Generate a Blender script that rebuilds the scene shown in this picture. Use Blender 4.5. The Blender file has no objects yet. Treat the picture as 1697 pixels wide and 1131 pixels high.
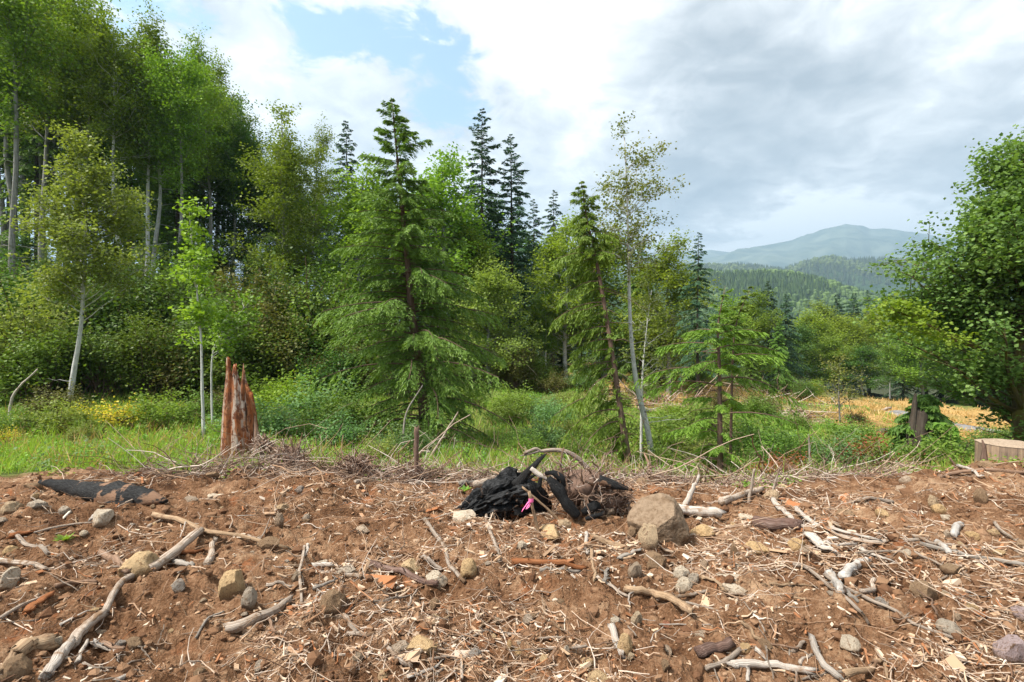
import bpy, math
import numpy as np
from mathutils import Vector, Matrix, Quaternion

SC = bpy.context.scene
R_ = math.radians
# ------------------------------------------------------------------ camera
F = 848.0            # focal length in pixels of the 1697 px wide photograph
CX, CY = 848.5, 565.5
EYE = 1.65
cam_d = bpy.data.cameras.new('camera'); cam = bpy.data.objects.new('camera', cam_d)
SC.collection.objects.link(cam); SC.camera = cam
cam.location = (0, 0, EYE); cam.rotation_euler = (R_(90), 0, 0)
cam_d.sensor_width = 36; cam_d.lens = 36 * F / 1697.0
cam_d.clip_start = 0.05; cam_d.clip_end = 30000

# ------------------------------------------------------------------ light
SUN_AZ, SUN_EL = R_(-112), R_(56)      # azimuth measured from +Y towards +X
SC.view_settings.view_transform = 'Standard'; SC.view_settings.look = 'None'
SC.view_settings.exposure = 1.68; SC.view_settings.gamma = 1.0
SC.view_settings.use_curve_mapping = False
sd = bpy.data.lights.new('sun', 'SUN'); sun = bpy.data.objects.new('sun', sd)
SC.collection.objects.link(sun)
sd.energy = 3.7; sd.angle = R_(10); sd.color = (1.0, 0.95, 0.87)
_dir = Vector((math.sin(SUN_AZ) * math.cos(SUN_EL), math.cos(SUN_AZ) * math.cos(SUN_EL), math.sin(SUN_EL)))
sun.rotation_euler = _dir.to_track_quat('Z', 'Y').to_euler()
sun.location = (-20, 10, 40)

SC.cycles.max_bounces = 6; SC.cycles.diffuse_bounces = 4; SC.cycles.glossy_bounces = 2
SC.cycles.transmission_bounces = 3; SC.cycles.transparent_max_bounces = 6
SC.cycles.volume_bounces = 0
SC.cycles.caustics_reflective = False; SC.cycles.caustics_refractive = False
SC.cycles.sample_clamp_indirect = 6.0

# ------------------------------------------------------------------ node helper
class NT:
    def __init__(s, tree): s.t = tree; s.N = tree.nodes; s.L = tree.links
    def n(s, typ, ins=None, **props):
        nd = s.N.new(typ)
        for k, v in props.items(): setattr(nd, k, v)
        for k, v in (ins or {}).items():
            sock = nd.inputs[k]
            if isinstance(v, bpy.types.NodeSocket): s.L.new(v, sock)
            else: sock.default_value = v
        return nd
    def m(s, op, a, b=None, c=None, clamp=False):
        ins = {0: a}
        if b is not None: ins[1] = b
        if c is not None: ins[2] = c
        return s.n('ShaderNodeMath', ins, operation=op, use_clamp=clamp).outputs[0]
    def vm(s, op, a, b=None, scale=None):
        ins = {0: a}
        if b is not None: ins[1] = b
        nd = s.n('ShaderNodeVectorMath', ins, operation=op)
        if scale is not None: nd.inputs['Scale'].default_value = scale
        return nd
    def noise(s, vec, scale, detail=4, rough=0.55, dist=0.0, out=0):
        return s.n('ShaderNodeTexNoise', {'Vector': vec, 'Scale': scale, 'Detail': detail, 'Roughness': rough, 'Distortion': dist}).outputs[out]
    def ramp(s, fac, stops, interp='LINEAR'):
        nd = s.n('ShaderNodeValToRGB', {0: fac}); cr = nd.color_ramp; cr.interpolation = interp
        while len(cr.elements) < len(stops): cr.elements.new(0.5)
        for e, (p, c) in zip(cr.elements, stops):
            e.position = p; e.color = (*c, 1) if len(c) == 3 else c
        return nd.outputs[0]
    def mix(s, f, a, b, mode='MIX'):
        nd = s.n('ShaderNodeMix', data_type='RGBA', blend_type=mode)
        for i, v in ((0, f), (6, a), (7, b)):
            if isinstance(v, bpy.types.NodeSocket): s.L.new(v, nd.inputs[i])
            else: nd.inputs[i].default_value = v if i == 0 else ((*v, 1) if len(v) == 3 else v)
        return nd.outputs[2]
    def rng(s, v, a, b, c=0.0, d=1.0, smooth=True):
        return s.n('ShaderNodeMapRange', {0: v, 1: a, 2: b, 3: c, 4: d}, interpolation_type='SMOOTHSTEP' if smooth else 'LINEAR').outputs[0]

# ------------------------------------------------------------------ sky
world = bpy.data.worlds.new("World"); SC.world = world; world.use_nodes = True
w = NT(world.node_tree); w.N.clear()
def pdir(px, py):
    v = Vector(((px - CX) / F, 1.0, (CY - py) / F)); v.normalize(); return tuple(v)
geo = w.n('ShaderNodeNewGeometry')
dirv = w.vm('SCALE', geo.outputs['Incoming'], scale=-1.0).outputs[0]
sep = w.n('ShaderNodeSeparateXYZ', {0: dirv})
zc = w.m('MAXIMUM', sep.outputs[2], 0.0)
den = w.m('ADD', zc, 0.22)
cp = w.n('ShaderNodeCombineXYZ', {0: w.m('DIVIDE', sep.outputs[0], den), 1: w.m('DIVIDE', sep.outputs[1], den), 2: 0.37}).outputs[0]
warp = w.noise(cp, 3.4, 8, 0.62, out=1)
warpv = w.vm('SCALE', w.vm('SUBTRACT', warp, (0.5, 0.5, 0.5)).outputs[0], scale=0.22).outputs[0]
wdir = w.vm('NORMALIZE', w.vm('ADD', dirv, warpv).outputs[0]).outputs[0]
def lobe(px, py, rad_px, amp):
    d = pdir(px, py); k = 1.0 / (1 - math.cos(rad_px / F))
    dt = w.vm('DOT_PRODUCT', wdir, d).outputs['Value']
    e = w.m('EXPONENT', w.m('MULTIPLY', w.m('SUBTRACT', dt, 1.0), k))
    return w.m('MULTIPLY', e, amp)
def total(base, lobes):
    for l in lobes: base = w.m('ADD', base, lobe(*l))
    return base
big = w.noise(cp, 2.0, 9, 0.60, 0.3)
fine = w.noise(cp, 7.0, 9, 0.66, 0.6)
# how blue it is: broken cloud everywhere, the open patch where the photograph has it
blue = w.m('ADD', w.m('MULTIPLY', w.m('SUBTRACT', 0.5, big), 1.7), w.m('MULTIPLY', w.m('SUBTRACT', 0.5, fine), 1.15))
blue = total(w.m('ADD', blue, -0.22), [(690, 60, 90, 0.72), (770, 140, 75, 0.55), (510, 15, 60, 0.75), (590, 85, 60, 0.60), (470, 110, 45, 0.35), (390, 160, 40, 0.30),
             (230, 12, 50, 0.75), (330, 75, 40, 0.35), (690, 195, 40, 0.25), (430, 50, 55, -0.30), (1150, 160, 430, -0.6), (815, 20, 60, -0.65), (600, 140, 45, -0.30)])
bluef = w.rng(blue, 0.02, 0.34)
shade_n = w.noise(w.vm('ADD', cp, (7.3, 2.1, 0.0)).outputs[0], 2.6, 7, 0.55, 0.4)
br = w.m('ADD', 0.60, w.m('ADD', w.m('MULTIPLY', w.m('SUBTRACT', shade_n, 0.5), 1.7), w.m('MULTIPLY', w.m('SUBTRACT', fine, 0.5), 1.1)))
br = total(br, [(1010, 140, 130, 0.18), (880, 60, 90, 0.20), (560, 230, 200, 0.05), (300, 60, 160, 0.02), (1150, 160, 130, -0.30), (1290, 110, 90, -0.22),
            (1270, 330, 130, -0.52), (1130, 330, 110, -0.38), (1450, 290, 150, -0.30), (1400, 400, 110, 1.1), (1250, 415, 90, 0.8), (1080, 420, 120, 0.35), (1060, 70, 90, 0.22), (930, 220, 90, 0.22), (1640, 60, 150, 0.15), (1500, 60, 210, 0.02)])
ccol = w.ramp(br, [(0.0, (0.150, 0.149, 0.148)), (0.25, (0.208, 0.205, 0.201)), (0.5, (0.292, 0.286, 0.278)), (0.75, (0.400, 0.391, 0.376)), (1.0, (0.58, 0.57, 0.55))])
sky = w.n('ShaderNodeTexSky', sky_type='NISHITA', sun_disc=False, sun_elevation=SUN_EL, sun_rotation=SUN_AZ, altitude=400.0, air_density=1.6, dust_density=0.6, ozone_density=1.0)
bg_sky = w.n('ShaderNodeBackground', {0: sky.outputs[0], 1: 0.080})
bg_cl = w.n('ShaderNodeBackground', {0: ccol, 1: 1.0})
mx = w.n('ShaderNodeMixShader', {0: bluef, 1: bg_cl.outputs[0], 2: bg_sky.outputs[0]})
wo = w.n('ShaderNodeOutputWorld', {0: mx.outputs[0]})
world.cycles.sampling_method = 'MANUAL'; world.cycles.sample_map_resolution = 512

# ------------------------------------------------------------------ numpy noise
def _h(ix, iy, iz, seed):
    n = (ix * 374761393 + iy * 668265263 + iz * 1274126177 + seed * 69069).astype(np.uint32)
    n = (n ^ (n >> np.uint32(13))) * np.uint32(1274126177)
    n = n ^ (n >> np.uint32(16))
    n = n * np.uint32(2246822519); n ^= n >> np.uint32(15)
    return n.astype(np.float64) / 4294967295.0
def vn(x, y, z=None, seed=0):
    """value noise, 0..1"""
    x = np.asarray(x, float); y = np.asarray(y, float)
    x0 = np.floor(x); y0 = np.floor(y); fx = x - x0; fy = y - y0
    ix = x0.astype(np.int64); iy = y0.astype(np.int64)
    fx = fx * fx * (3 - 2 * fx); fy = fy * fy * (3 - 2 * fy)
    def lay(iz):
        a = _h(ix, iy, iz, seed); b = _h(ix + 1, iy, iz, seed); c = _h(ix, iy + 1, iz, seed); d = _h(ix + 1, iy + 1, iz, seed)
        return (a + (b - a) * fx) * (1 - fy) + (c + (d - c) * fx) * fy
    if z is None: return lay(np.zeros_like(ix))
    z = np.asarray(z, float); z0 = np.floor(z); fz = z - z0; fz = fz * fz * (3 - 2 * fz); iz = z0.astype(np.int64)
    return lay(iz) * (1 - fz) + lay(iz + 1) * fz
def fb(x, y, z=None, o=4, g=0.5, seed=0):
    """fractal noise about 0, roughly -1..1"""
    s = 0; a = 1; t = 0; c, sn = 0.8, 0.6
    for i in range(o):
        s = s + a * (vn(x, y, z, seed + i * 17) * 2 - 1); t += a; a *= g
        x, y = (x * c - y * sn) * 2.03 + 11.3, (x * sn + y * c) * 2.03 + 5.7
        if z is not None: z = z * 2.03 + 3.1
    return s / t
def sst(a, b, v):
    t = np.clip((v - a) / (b - a), 0, 1); return t * t * (3 - 2 * t)

# ------------------------------------------------------------------ terrain height
UC = np.array([-1.25, -1.0, -0.75, -0.5, 0.0, 0.4, 0.78, 1.0, 1.25])
YC = np.array([0.5, 2.4, 5.0, 6.4, 7.4, 9.0, 12.0, 16.0, 22.0, 30.0, 45.0, 80.0, 200.0, 600.0, 9000.0])
ZC = np.array([
 [0, 0, -.02, -.05, -.10, -.15, -.30, -.35, 1.1, 4.0, 8.5, 15, 20, 10, -60],
 [0, 0, -.05, -.17, -.27, -.36, -.44, -.50, .75, 3.6, 8.0, 14, 18, 5, -60],
 [0, 0, -.04, -.15, -.27, -.38, -.50, -.60, .40, 2.9, 6.6, 12, 15, 0, -60],
 [0, 0, -.04, -.10, -.20, -.34, -.52, -.70, -.10, 1.8, 5.0, 9, 8, -5, -60],
 [0, 0, -.09, -.26, -.48, -.76, -1.05, -1.17, -1.20, -1.02, -.50, 1, 2, -15, -60],
 [0, 0, -.08, -.26, -.48, -.90, -1.35, -1.58, -1.65, -1.60, -1.9, -4, -15, -25, -60],
 [0, 0, -.07, -.20, -.38, -.85, -1.5, -2.1, -2.5, -3.1, -4.0, -7, -20, -30, -60],
 [0, 0, -.02, -.07, -.22, -.65, -1.4, -2.4, -3.3, -4.2, -5.0, -7, -20, -30, -60],
 [0, 0, 0.0, -.02, -.15, -.58, -1.3, -2.4, -3.6, -4.8, -5.6, -7, -20, -30, -60]])
MOUNDS = [(-5.4, 6.6, .05, 1.3, .5), (-2.35, 6.0, .15, .75, .5), (-1.1, 3.35, .10, .45, .22), (-1.9, 3.6, .08, .4, .3), (.3, 3.9, .08, .6, .3),
          (5.6, 6.9, .09, 1.8, .5), (2.5, 6.4, .07, 1.0, .5), (-4.3, 5.0, .10, .8, .4), (3.2, 4.6, .07, .9, .4), (-1.9, 2.75, -.10, .45, .25),
          (1.6, 4.3, -.05, .5, .3), (-3.1, 4.2, -.07, .6, .25), (-0.2, 5.2, -.06, .9, .3), (4.7, 5.2, -.05, 1.0, .4), (2.3, 3.1, .06, .5, .25), (.55, 2.9, -.05, .5, .25),
          (-3.5, 6.9, .10, .45, .3), (1.9, 7.0, .10, .6, .3), (4.1, 7.1, .09, .6, .3), (-.9, 6.9, .09, .45, .3), (-6.3, 7.0, .08, .6, .3), (6.9, 7.3, .08, .5, .3)]
YCREST = (np.array([-1.2, -1.0, -.8, -.62, -.45, -.2, 0, .4, .8, 1.1]), np.array([6.6, 6.9, 7.7, 6.9, 7.4, 8.0, 7.7, 7.7, 7.9, 8.4]))
def dirt_mask(x, y):
    u = x / np.maximum(y, .3)
    yc = np.interp(u, *YCREST) + 0.85 * fb(x * 1.1, y * 1.1, o=3, seed=5)
    return 1 - sst(-0.25, 0.35, y - yc)
def straw_mask(x, y):
    u = x / np.maximum(y, .3)
    a = sst(23, 27, y) * (1 - sst(50, 60, y)) * sst(-.03, .08, u)
    nn = fb(x * .16, y * .13, o=4, seed=31)
    return np.clip(a * sst(-.06, .20, nn + np.where(u > .42, .07, .15)), 0, 1)
def Hs(x, y):
    """smooth height"""
    x = np.asarray(x, float); y = np.asarray(y, float)
    a = np.arctan2(x, y); r = np.hypot(x, y); ac = np.clip(a, -.89, .89)
    u = np.tan(ac); Y = np.maximum(r * np.cos(ac), .5); ly = np.log(Y); lyc = np.log(YC)
    cols = [np.interp(ly, lyc, ZC[i]) for i in range(len(UC))]
    fi = np.interp(u, UC, np.arange(len(UC))); i0 = np.clip(np.floor(fi).astype(int), 0, len(UC) - 2); t = fi - i0
    C = np.array(cols); i0f = i0.ravel(); idx = np.arange(i0f.size); Cf = C.reshape(len(UC), -1)
    z = (Cf[i0f, idx] * (1 - t.ravel()) + Cf[i0f + 1, idx] * t.ravel()).reshape(x.shape)
    f = sst(1.5, 2.6, np.abs(a))
    z = z * (1 - f) + f * np.interp(ly, lyc, [0] * 6 + [-.1, -.2, -.3, -.5, -1, -2, -8, -20, -60])
    for mx_, my_, h_, rx, ry in MOUNDS:
        z = z + h_ * np.exp(-((x - mx_) / rx) ** 2 - ((y - my_) / ry) ** 2)
    far = sst(9, 30, r)
    z = z + (.10 + .5 * far) * fb(x * .28, y * .28, o=3, seed=2) * sst(3, 9, r)
    return z
def H(x, y, micro=True):
    x = np.asarray(x, float); y = np.asarray(y, float)
    z = Hs(x, y)
    if micro:
        d = dirt_mask(x, y) * (1 - sst(9, 12, np.hypot(x, y)))
        b = 1 - np.abs(fb(x * 2.1, y * 2.1, o=3, seed=8))
        z = z + d * (.18 * (b - .83) + .062 * fb(x * 5.3, y * 5.3, o=3, g=.6, seed=12) + .030 * (.72 - np.abs(fb(x * 13, y * 13, o=3, seed=21)) * 2) + .012 * fb(x * 31, y * 31, o=2, seed=23))
        z = z + (1 - d) * .05 * fb(x * 1.7, y * 1.7, o=3, seed=9)
    return z
def ghit(px, py):
    """world point where the sight line through a photograph pixel meets the ground"""
    Y = np.exp(np.linspace(np.log(1.6), np.log(400), 2600))
    x = (px - CX) / F * Y; z = EYE + (CY - py) / F * Y
    below = np.nonzero(z <= H(x, Y))[0]
    i = below[0] if len(below) else len(Y) - 1
    return np.array([x[i], Y[i], float(H(x[i], Y[i]))])
def at(px, py, Y): return np.array([(px - CX) / F * Y, Y, EYE + (CY - py) / F * Y])

# ------------------------------------------------------------------ mesh accumulator
class G:
    def __init__(s): s.v = []; s.q = []; s.t = []; s.d = []; s.n = 0
    def add(s, v, q=None, t=None, d=None):
        v = np.asarray(v, float).reshape(-1, 3)
        s.v.append(v)
        s.d.append(np.zeros((len(v), 3)) if d is None else np.asarray(d, float).reshape(-1, 3))
        if q is not None and len(q): s.q.append(np.asarray(q).reshape(-1, 4) + s.n)
        if t is not None and len(t): s.t.append(np.asarray(t).reshape(-1, 3) + s.n)
        s.n += len(v); return s
    def mesh(s, name, smooth=True):
        me = bpy.data.meshes.new(name)
        if not s.v: return me
        v = np.concatenate(s.v); d = np.concatenate(s.d)
        q = np.concatenate(s.q) if s.q else np.zeros((0, 4), int); t = np.concatenate(s.t) if s.t else np.zeros((0, 3), int)
        me.vertices.add(len(v)); me.vertices.foreach_set('co', v.astype(np.float32).ravel())
        li = np.concatenate([q.ravel(), t.ravel()]).astype(np.int32)
        me.loops.add(len(li)); me.loops.foreach_set('vertex_index', li)
        ls = np.concatenate([np.arange(len(q)) * 4, len(q) * 4 + np.arange(len(t)) * 3]).astype(np.int32)
        me.polygons.add(len(ls)); me.polygons.foreach_set('loop_start', ls)
        me.polygons.foreach_set('use_smooth', np.full(len(ls), smooth, bool))
        at_ = me.attributes.new('d', 'FLOAT_VECTOR', 'POINT'); at_.data.foreach_set('vector', d.astype(np.float32).ravel())
        me.update(calc_edges=True); me.validate()
        return me
COL = SC.collection
def put(name, me, mat=None, parent=None, loc=None, slot_obj=False):
    o = bpy.data.objects.new(name, me); COL.objects.link(o)
    if mat is not None:
        if len(me.materials) == 0: me.materials.append(mat)
        if me.materials[0] is not mat:
            o.material_slots[0].link = 'OBJECT'; o.material_slots[0].material = mat
    if parent is not None: o.parent = parent
    if loc is not None: o.location = tuple(loc)
    return o
def tag(o, label=None, cat=None, group=None, kind=None):
    if label: o['label'] = label
    if cat: o['category'] = cat
    if group: o['group'] = group
    if kind: o['kind'] = kind
    return o
def empty(name, loc, label, cat, group=None):
    o = bpy.data.objects.new(name, None); COL.objects.link(o); o.location = tuple(loc); o.empty_display_size = .2
    return tag(o, label, cat, group)

def nrm(a): return a / np.maximum(np.linalg.norm(a, axis=-1, keepdims=True), 1e-9)
def tubes(g, P, Rr, k=6, caps=True, rough=0.0, rng=None, seed=0):
    """batch of tubes: P (B,n,3), Rr (B,n)"""
    P = np.asarray(P, float); Rr = np.asarray(Rr, float)
    if P.ndim == 2: P = P[None]; Rr = Rr[None]
    B, n, _ = P.shape
    T = nrm(np.gradient(P, axis=1)); Tm = nrm(T.mean(1))
    ref = np.where(np.abs(Tm[:, 2:3]) > .8, np.array([[1., 0.02, 0]]), np.array([[0, 0.02, 1.]]))[:, None, :]
    S = nrm(np.cross(T, np.broadcast_to(ref, T.shape))); U = np.cross(S, T)
    th = np.arange(k) / k * 2 * np.pi; c = np.cos(th); s_ = np.sin(th)
    rr = Rr[:, :, None] * np.ones(k)
    ln = np.concatenate([np.zeros((B, 1)), np.cumsum(np.linalg.norm(np.diff(P, axis=1), axis=2), 1)], 1)
    if rough:
        ph = (np.arange(B) * 13.7 + seed)[:, None, None]
        a = Rr[:, :1, None]
        rr = rr * (1 + rough * fb(c[None, None] * 1.7 + ph, s_[None, None] * 1.7 + ph * .3, np.broadcast_to((ln / np.maximum(a[:, :, 0], 1e-4) * .35)[:, :, None], rr.shape), o=2, seed=seed) * 1.6)
    V = P[:, :, None, :] + rr[..., None] * (c[None, None, :, None] * S[:, :, None, :] + s_[None, None, :, None] * U[:, :, None, :])
    D = np.stack([np.broadcast_to(c, V.shape[:3]), np.broadcast_to(s_, V.shape[:3]), np.broadcast_to(ln[:, :, None], V.shape[:3])], -1)
    i = np.arange(n - 1)[:, None] * k; j = np.arange(k)[None]
    j2 = (j + 1) % k
    q = np.stack([i + j, i + j2, i + k + j2, i + k + j], -1).reshape(-1, 4)
    per = n * k + (2 if caps else 0)
    q = (q[None] + (np.arange(B) * per)[:, None, None]).reshape(-1, 4)
    V = V.reshape(B, n * k, 3); D = D.reshape(B, n * k, 3); t = None
    if caps:
        V = np.concatenate([V, P[:, :1] - T[:, :1] * Rr[:, :1, None] * .12, P[:, -1:] + T[:, -1:] * Rr[:, -1:, None] * .3], 1)
        z0 = np.zeros((B, 1, 3)); z1 = z0.copy(); z1[:, 0, 2] = ln[:, -1]
        D = np.concatenate([D, z0, z1], 1)
        jj = np.arange(k); a0 = np.stack([(jj + 1) % k, jj, np.full(k, n * k)], -1)
        a1 = np.stack([(n - 1) * k + jj, (n - 1) * k + (jj + 1) % k, np.full(k, n * k + 1)], -1)
        t = (np.concatenate([a0, a1])[None] + (np.arange(B) * per)[:, None, None]).reshape(-1, 3)
    g.add(V, q, t, D)
def kites(g, C, L, Wv, tint, mid=.45, tip=0.0, fold=None):
    """leaf shaped quads: base C, length vector L, half-width vector W"""
    N = len(C)
    m = C + L * mid
    f = 0 if fold is None else fold
    V = np.stack([C, m + Wv + f, C + L, m - Wv + f], 1)
    D = np.zeros((N, 4, 3)); D[:, :, 0] = np.asarray(tint)[:, None]; D[:, 2, 1] = 1; D[:, 1, 1] = .5; D[:, 3, 1] = .5
    q = np.arange(N * 4).reshape(-1, 4)
    g.add(V.reshape(-1, 3), q, None, D.reshape(-1, 3))
def lerp_path(path, t):
    path = np.asarray(path, float); n = len(path)
    f = np.clip(np.asarray(t), 0, 1) * (n - 1); i = np.clip(np.floor(f).astype(int), 0, n - 2); w_ = (f - i)[..., None]
    return path[i] * (1 - w_) + path[i + 1] * w_
def smooth_path(pts, n):
    """Catmull-Rom through points, n samples"""
    p = np.asarray(pts, float)
    if len(p) < 3: return lerp_path(p, np.linspace(0, 1, n))
    q = np.vstack([2 * p[0] - p[1], p, 2 * p[-1] - p[-2]]); f = np.linspace(0, len(p) - 1 - 1e-6, n); i = f.astype(int); t = (f - i)[:, None]
    a, b, c, d = q[i], q[i + 1], q[i + 2], q[i + 3]
    return .5 * (2 * b + (c - a) * t + (2 * a - 5 * b + 4 * c - d) * t ** 2 + (3 * b - a - 3 * c + d) * t ** 3)

# ------------------------------------------------------------------ materials
def newmat(name):
    m = bpy.data.materials.new(name); m.use_nodes = True; t = NT(m.node_tree); t.N.clear()
    out = t.n('ShaderNodeOutputMaterial'); return m, t, out
def attr(t): return t.n('ShaderNodeAttribute', attribute_name='d').outputs['Vector']
def princ(t, out, col, rough=.8, spec=.3, bump=None, bstr=.5, bdist=.02):
    p = t.n('ShaderNodeBsdfPrincipled', {'Roughness': rough, 'Specular IOR Level': spec})
    if isinstance(col, bpy.types.NodeSocket): t.L.new(col, p.inputs['Base Color'])
    else: p.inputs['Base Color'].default_value = (*col, 1)
    if bump is not None:
        b = t.n('ShaderNodeBump', {'Height': bump, 'Strength': bstr, 'Distance': bdist}); t.L.new(b.outputs[0], p.inputs['Normal'])
    if out is not None: t.L.new(p.outputs[0], out.inputs[0])
    return p
def leafmat(name, a, b, trans=.35, tcol=None, rough=.55, spec=.25, hue=.03, var=.35):
    m, t, out = newmat(name)
    at_ = t.n('ShaderNodeSeparateXYZ', {0: attr(t)}); oi = t.n('ShaderNodeObjectInfo').outputs['Random']
    col = t.mix(at_.outputs[0], a, b)
    hs = t.n('ShaderNodeHueSaturation', {'Color': col, 'Hue': t.m('ADD', .5, t.m('MULTIPLY', t.m('SUBTRACT', oi, .5), hue)),
             'Value': t.m('ADD', 1.14 - var / 2, t.m('MULTIPLY', oi, var)), 'Saturation': 1.0}).outputs[0]
    p = princ(t, None, hs, rough, spec)
    tc = t.mix(1.0, hs, (1.25, 1.3, .55), 'MULTIPLY')
    tr = t.n('ShaderNodeBsdfTranslucent', {0: tc})
    mxs = t.n('ShaderNodeMixShader', {0: trans, 1: p.outputs[0], 2: tr.outputs[0]})
    t.L.new(mxs.outputs[0], out.inputs[0]); return m
def grainmat(name, cols, gs=3.0, gl=2.0, rough=.85, spec=.12, bstr=.9, bdist=.015, hv=.25, patch=None):
    """wood or bark: grain that runs along each piece; patch = (colour, scale, lo, hi)"""
    m, t, out = newmat(name)
    a = t.n('ShaderNodeSeparateXYZ', {0: attr(t)}); oi = t.n('ShaderNodeObjectInfo').outputs['Random']
    v = t.n('ShaderNodeCombineXYZ', {0: t.m('ADD', t.m('MULTIPLY', a.outputs[0], gs), t.m('MULTIPLY', oi, 37.0)), 1: t.m('MULTIPLY', a.outputs[1], gs), 2: t.m('MULTIPLY', a.outputs[2], gl)}).outputs[0]
    g1 = t.noise(v, 1.0, 6, .62, .3); co = t.n('ShaderNodeTexCoord').outputs['Object']
    g2 = t.noise(co, 9.0, 4, .6)
    n_ = len(cols); col = t.ramp(t.m('ADD', t.m('MULTIPLY', g1, .75), t.m('MULTIPLY', g2, .25)), [(.30 + .42 * i / (n_ - 1), c) for i, c in enumerate(cols)])
    for pt_ in patch or []:
        pc, ps, lo, hi = pt_[:4]; col = t.mix(t.rng(t.noise(v if len(pt_) > 4 else co, ps, 5, .6, .3), lo, hi), col, pc)
    hs = t.n('ShaderNodeHueSaturation', {'Color': col, 'Value': t.m('ADD', 1 - hv / 2, t.m('MULTIPLY', oi, hv))}).outputs[0]
    princ(t, out, hs, rough, spec, g1, bstr, bdist); return m

M = {}
# leaves (real-world albedo)
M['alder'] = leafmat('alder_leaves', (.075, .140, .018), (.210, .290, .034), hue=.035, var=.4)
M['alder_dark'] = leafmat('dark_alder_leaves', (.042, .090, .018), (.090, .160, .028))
M['yellowgreen'] = leafmat('yellow_green_leaves', (.115, .190, .022), (.235, .310, .035), .4)
M['birchleaf'] = leafmat('birch_leaves', (.085, .120, .025), (.200, .200, .045), .35)
M['palegreen'] = leafmat('pale_green_leaves', (.140, .200, .042), (.270, .330, .072), .38)
M['brownleaf'] = leafmat('brown_tinged_leaves', (.070, .080, .020), (.140, .125, .035), .3)
M['shrub'] = leafmat('shrub_leaves', (.065, .120, .018), (.165, .240, .036), .3)
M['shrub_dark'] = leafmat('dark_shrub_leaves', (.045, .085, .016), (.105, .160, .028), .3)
M['maple'] = leafmat('maple_leaves', (.070, .150, .036), (.175, .280, .070), .36, spec=.25, rough=.55)
M['maple_lime'] = leafmat('lime_maple_leaves', (.120, .210, .022), (.230, .330, .035), .4)
M['hemlock'] = leafmat('hemlock_needles', (.058, .125, .022), (.180, .290, .046), .3, hue=.02, var=.2)
M['spruce'] = leafmat('spruce_needles', (.085, .150, .020), (.210, .310, .040), .3, hue=.02, var=.2)
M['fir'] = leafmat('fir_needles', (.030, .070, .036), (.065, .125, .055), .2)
M['cedar'] = leafmat('cedar_fronds', (.050, .105, .022), (.120, .200, .030), .25)
M['weeds'] = leafmat('weed_leaves', (.105, .195, .032), (.240, .360, .055), .4)
M['weeds_blue'] = leafmat('cool_weed_leaves', (.080, .150, .055), (.170, .270, .095), .4)
M['grass'] = leafmat('grass_blades', (.140, .230, .028), (.290, .380, .060), .4)
M['straw'] = leafmat('dry_grass_blades', (.38, .24, .08), (.60, .44, .19), .3)
M['yellow'] = leafmat('yellow_flowers', (.16, .24, .03), (.70, .50, .04), .3)
M['redleaf'] = leafmat('rusty_leaves', (.20, .075, .025), (.30, .14, .04), .3)
# bark and wood
M['bark_grey'] = grainmat('grey_bark', [(.10, .095, .08), (.24, .23, .21), (.40, .39, .36)], 3, 1.2, patch=[((.10, .11, .05), 3.0, .55, .72)])
M['bark_birch'] = grainmat('birch_bark', [(.26, .25, .23), (.50, .49, .46), (.64, .62, .59)], 1.2, 6.0, bstr=.3, patch=[((.06, .055, .05), 9.0, .62, .68)])
M['bark_brown'] = grainmat('brown_bark', [(.060, .038, .028), (.15, .095, .070), (.25, .17, .13)], 4, 2.0)
M['bark_dark'] = grainmat('dark_bark', [(.025, .020, .015), (.07, .055, .042), (.12, .10, .08)], 4, 2.0)
M['bark_moss'] = grainmat('mossy_bark', [(.05, .035, .02), (.11, .08, .045), (.17, .13, .07)], 3, 2.0, patch=[((.14, .11, .03), 2.5, .45, .62)])
M['wood_pale'] = grainmat('weathered_wood', [(.20, .15, .11), (.38, .31, .25), (.54, .47, .40)], 4, 2.2, patch=[((.15, .09, .055), 1.3, .52, .66, 1), ((.20, .125, .075), 9.0, .50, .66)], hv=.35)
M['wood_white'] = grainmat('bleached_wood', [(.30, .24, .19), (.50, .44, .38), (.64, .59, .53)], 5, 2.0, patch=[((.22, .14, .09), 1.3, .55, .68, 1), ((.26, .17, .11), 10.0, .54, .70)], hv=.25)
M['wood_tan'] = grainmat('tan_wood', [(.22, .14, .08), (.38, .26, .16), (.52, .39, .27)], 5, 2.0, patch=[((.15, .085, .05), 1.3, .52, .66, 1), ((.17, .10, .06), 9.0, .52, .7)], hv=.3)
M['wood_brown'] = grainmat('brown_root_wood', [(.10, .058, .036), (.24, .15, .10), (.38, .27, .20)], 4, 2.5, hv=.35)
M['wood_grey'] = grainmat('grey_wood', [(.14, .12, .10), (.30, .26, .22), (.44, .40, .36)], 5, 2.0, hv=.3)
M['wood_red'] = grainmat('red_rotten_wood', [(.08, .030, .014), (.25, .095, .038), (.38, .19, .09)], 5, 2.0, hv=.3)
M['bark_log'] = grainmat('flaky_log_bark', [(.05, .03, .024), (.15, .09, .07), (.34, .26, .22)], 6, 5.0, bstr=.9, hv=.2)
M['char'] = grainmat('charred_wood', [(.002, .002, .002), (.006, .006, .006), (.026, .026, .027), (.085, .083, .082)], 15, 34.0, rough=.65, spec=.2, bstr=1.0, bdist=.018, hv=.2, patch=[((.11, .065, .042), 7.0, .60, .67)])
M['char_patch'] = grainmat('part_charred_wood', [(.002, .002, .002), (.008, .007, .007), (.03, .029, .028), (.085, .083, .082)], 14, 26.0, rough=.65, spec=.2, bstr=1.0, bdist=.018, patch=[((.22, .125, .075), 3.5, .54, .58)])
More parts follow.
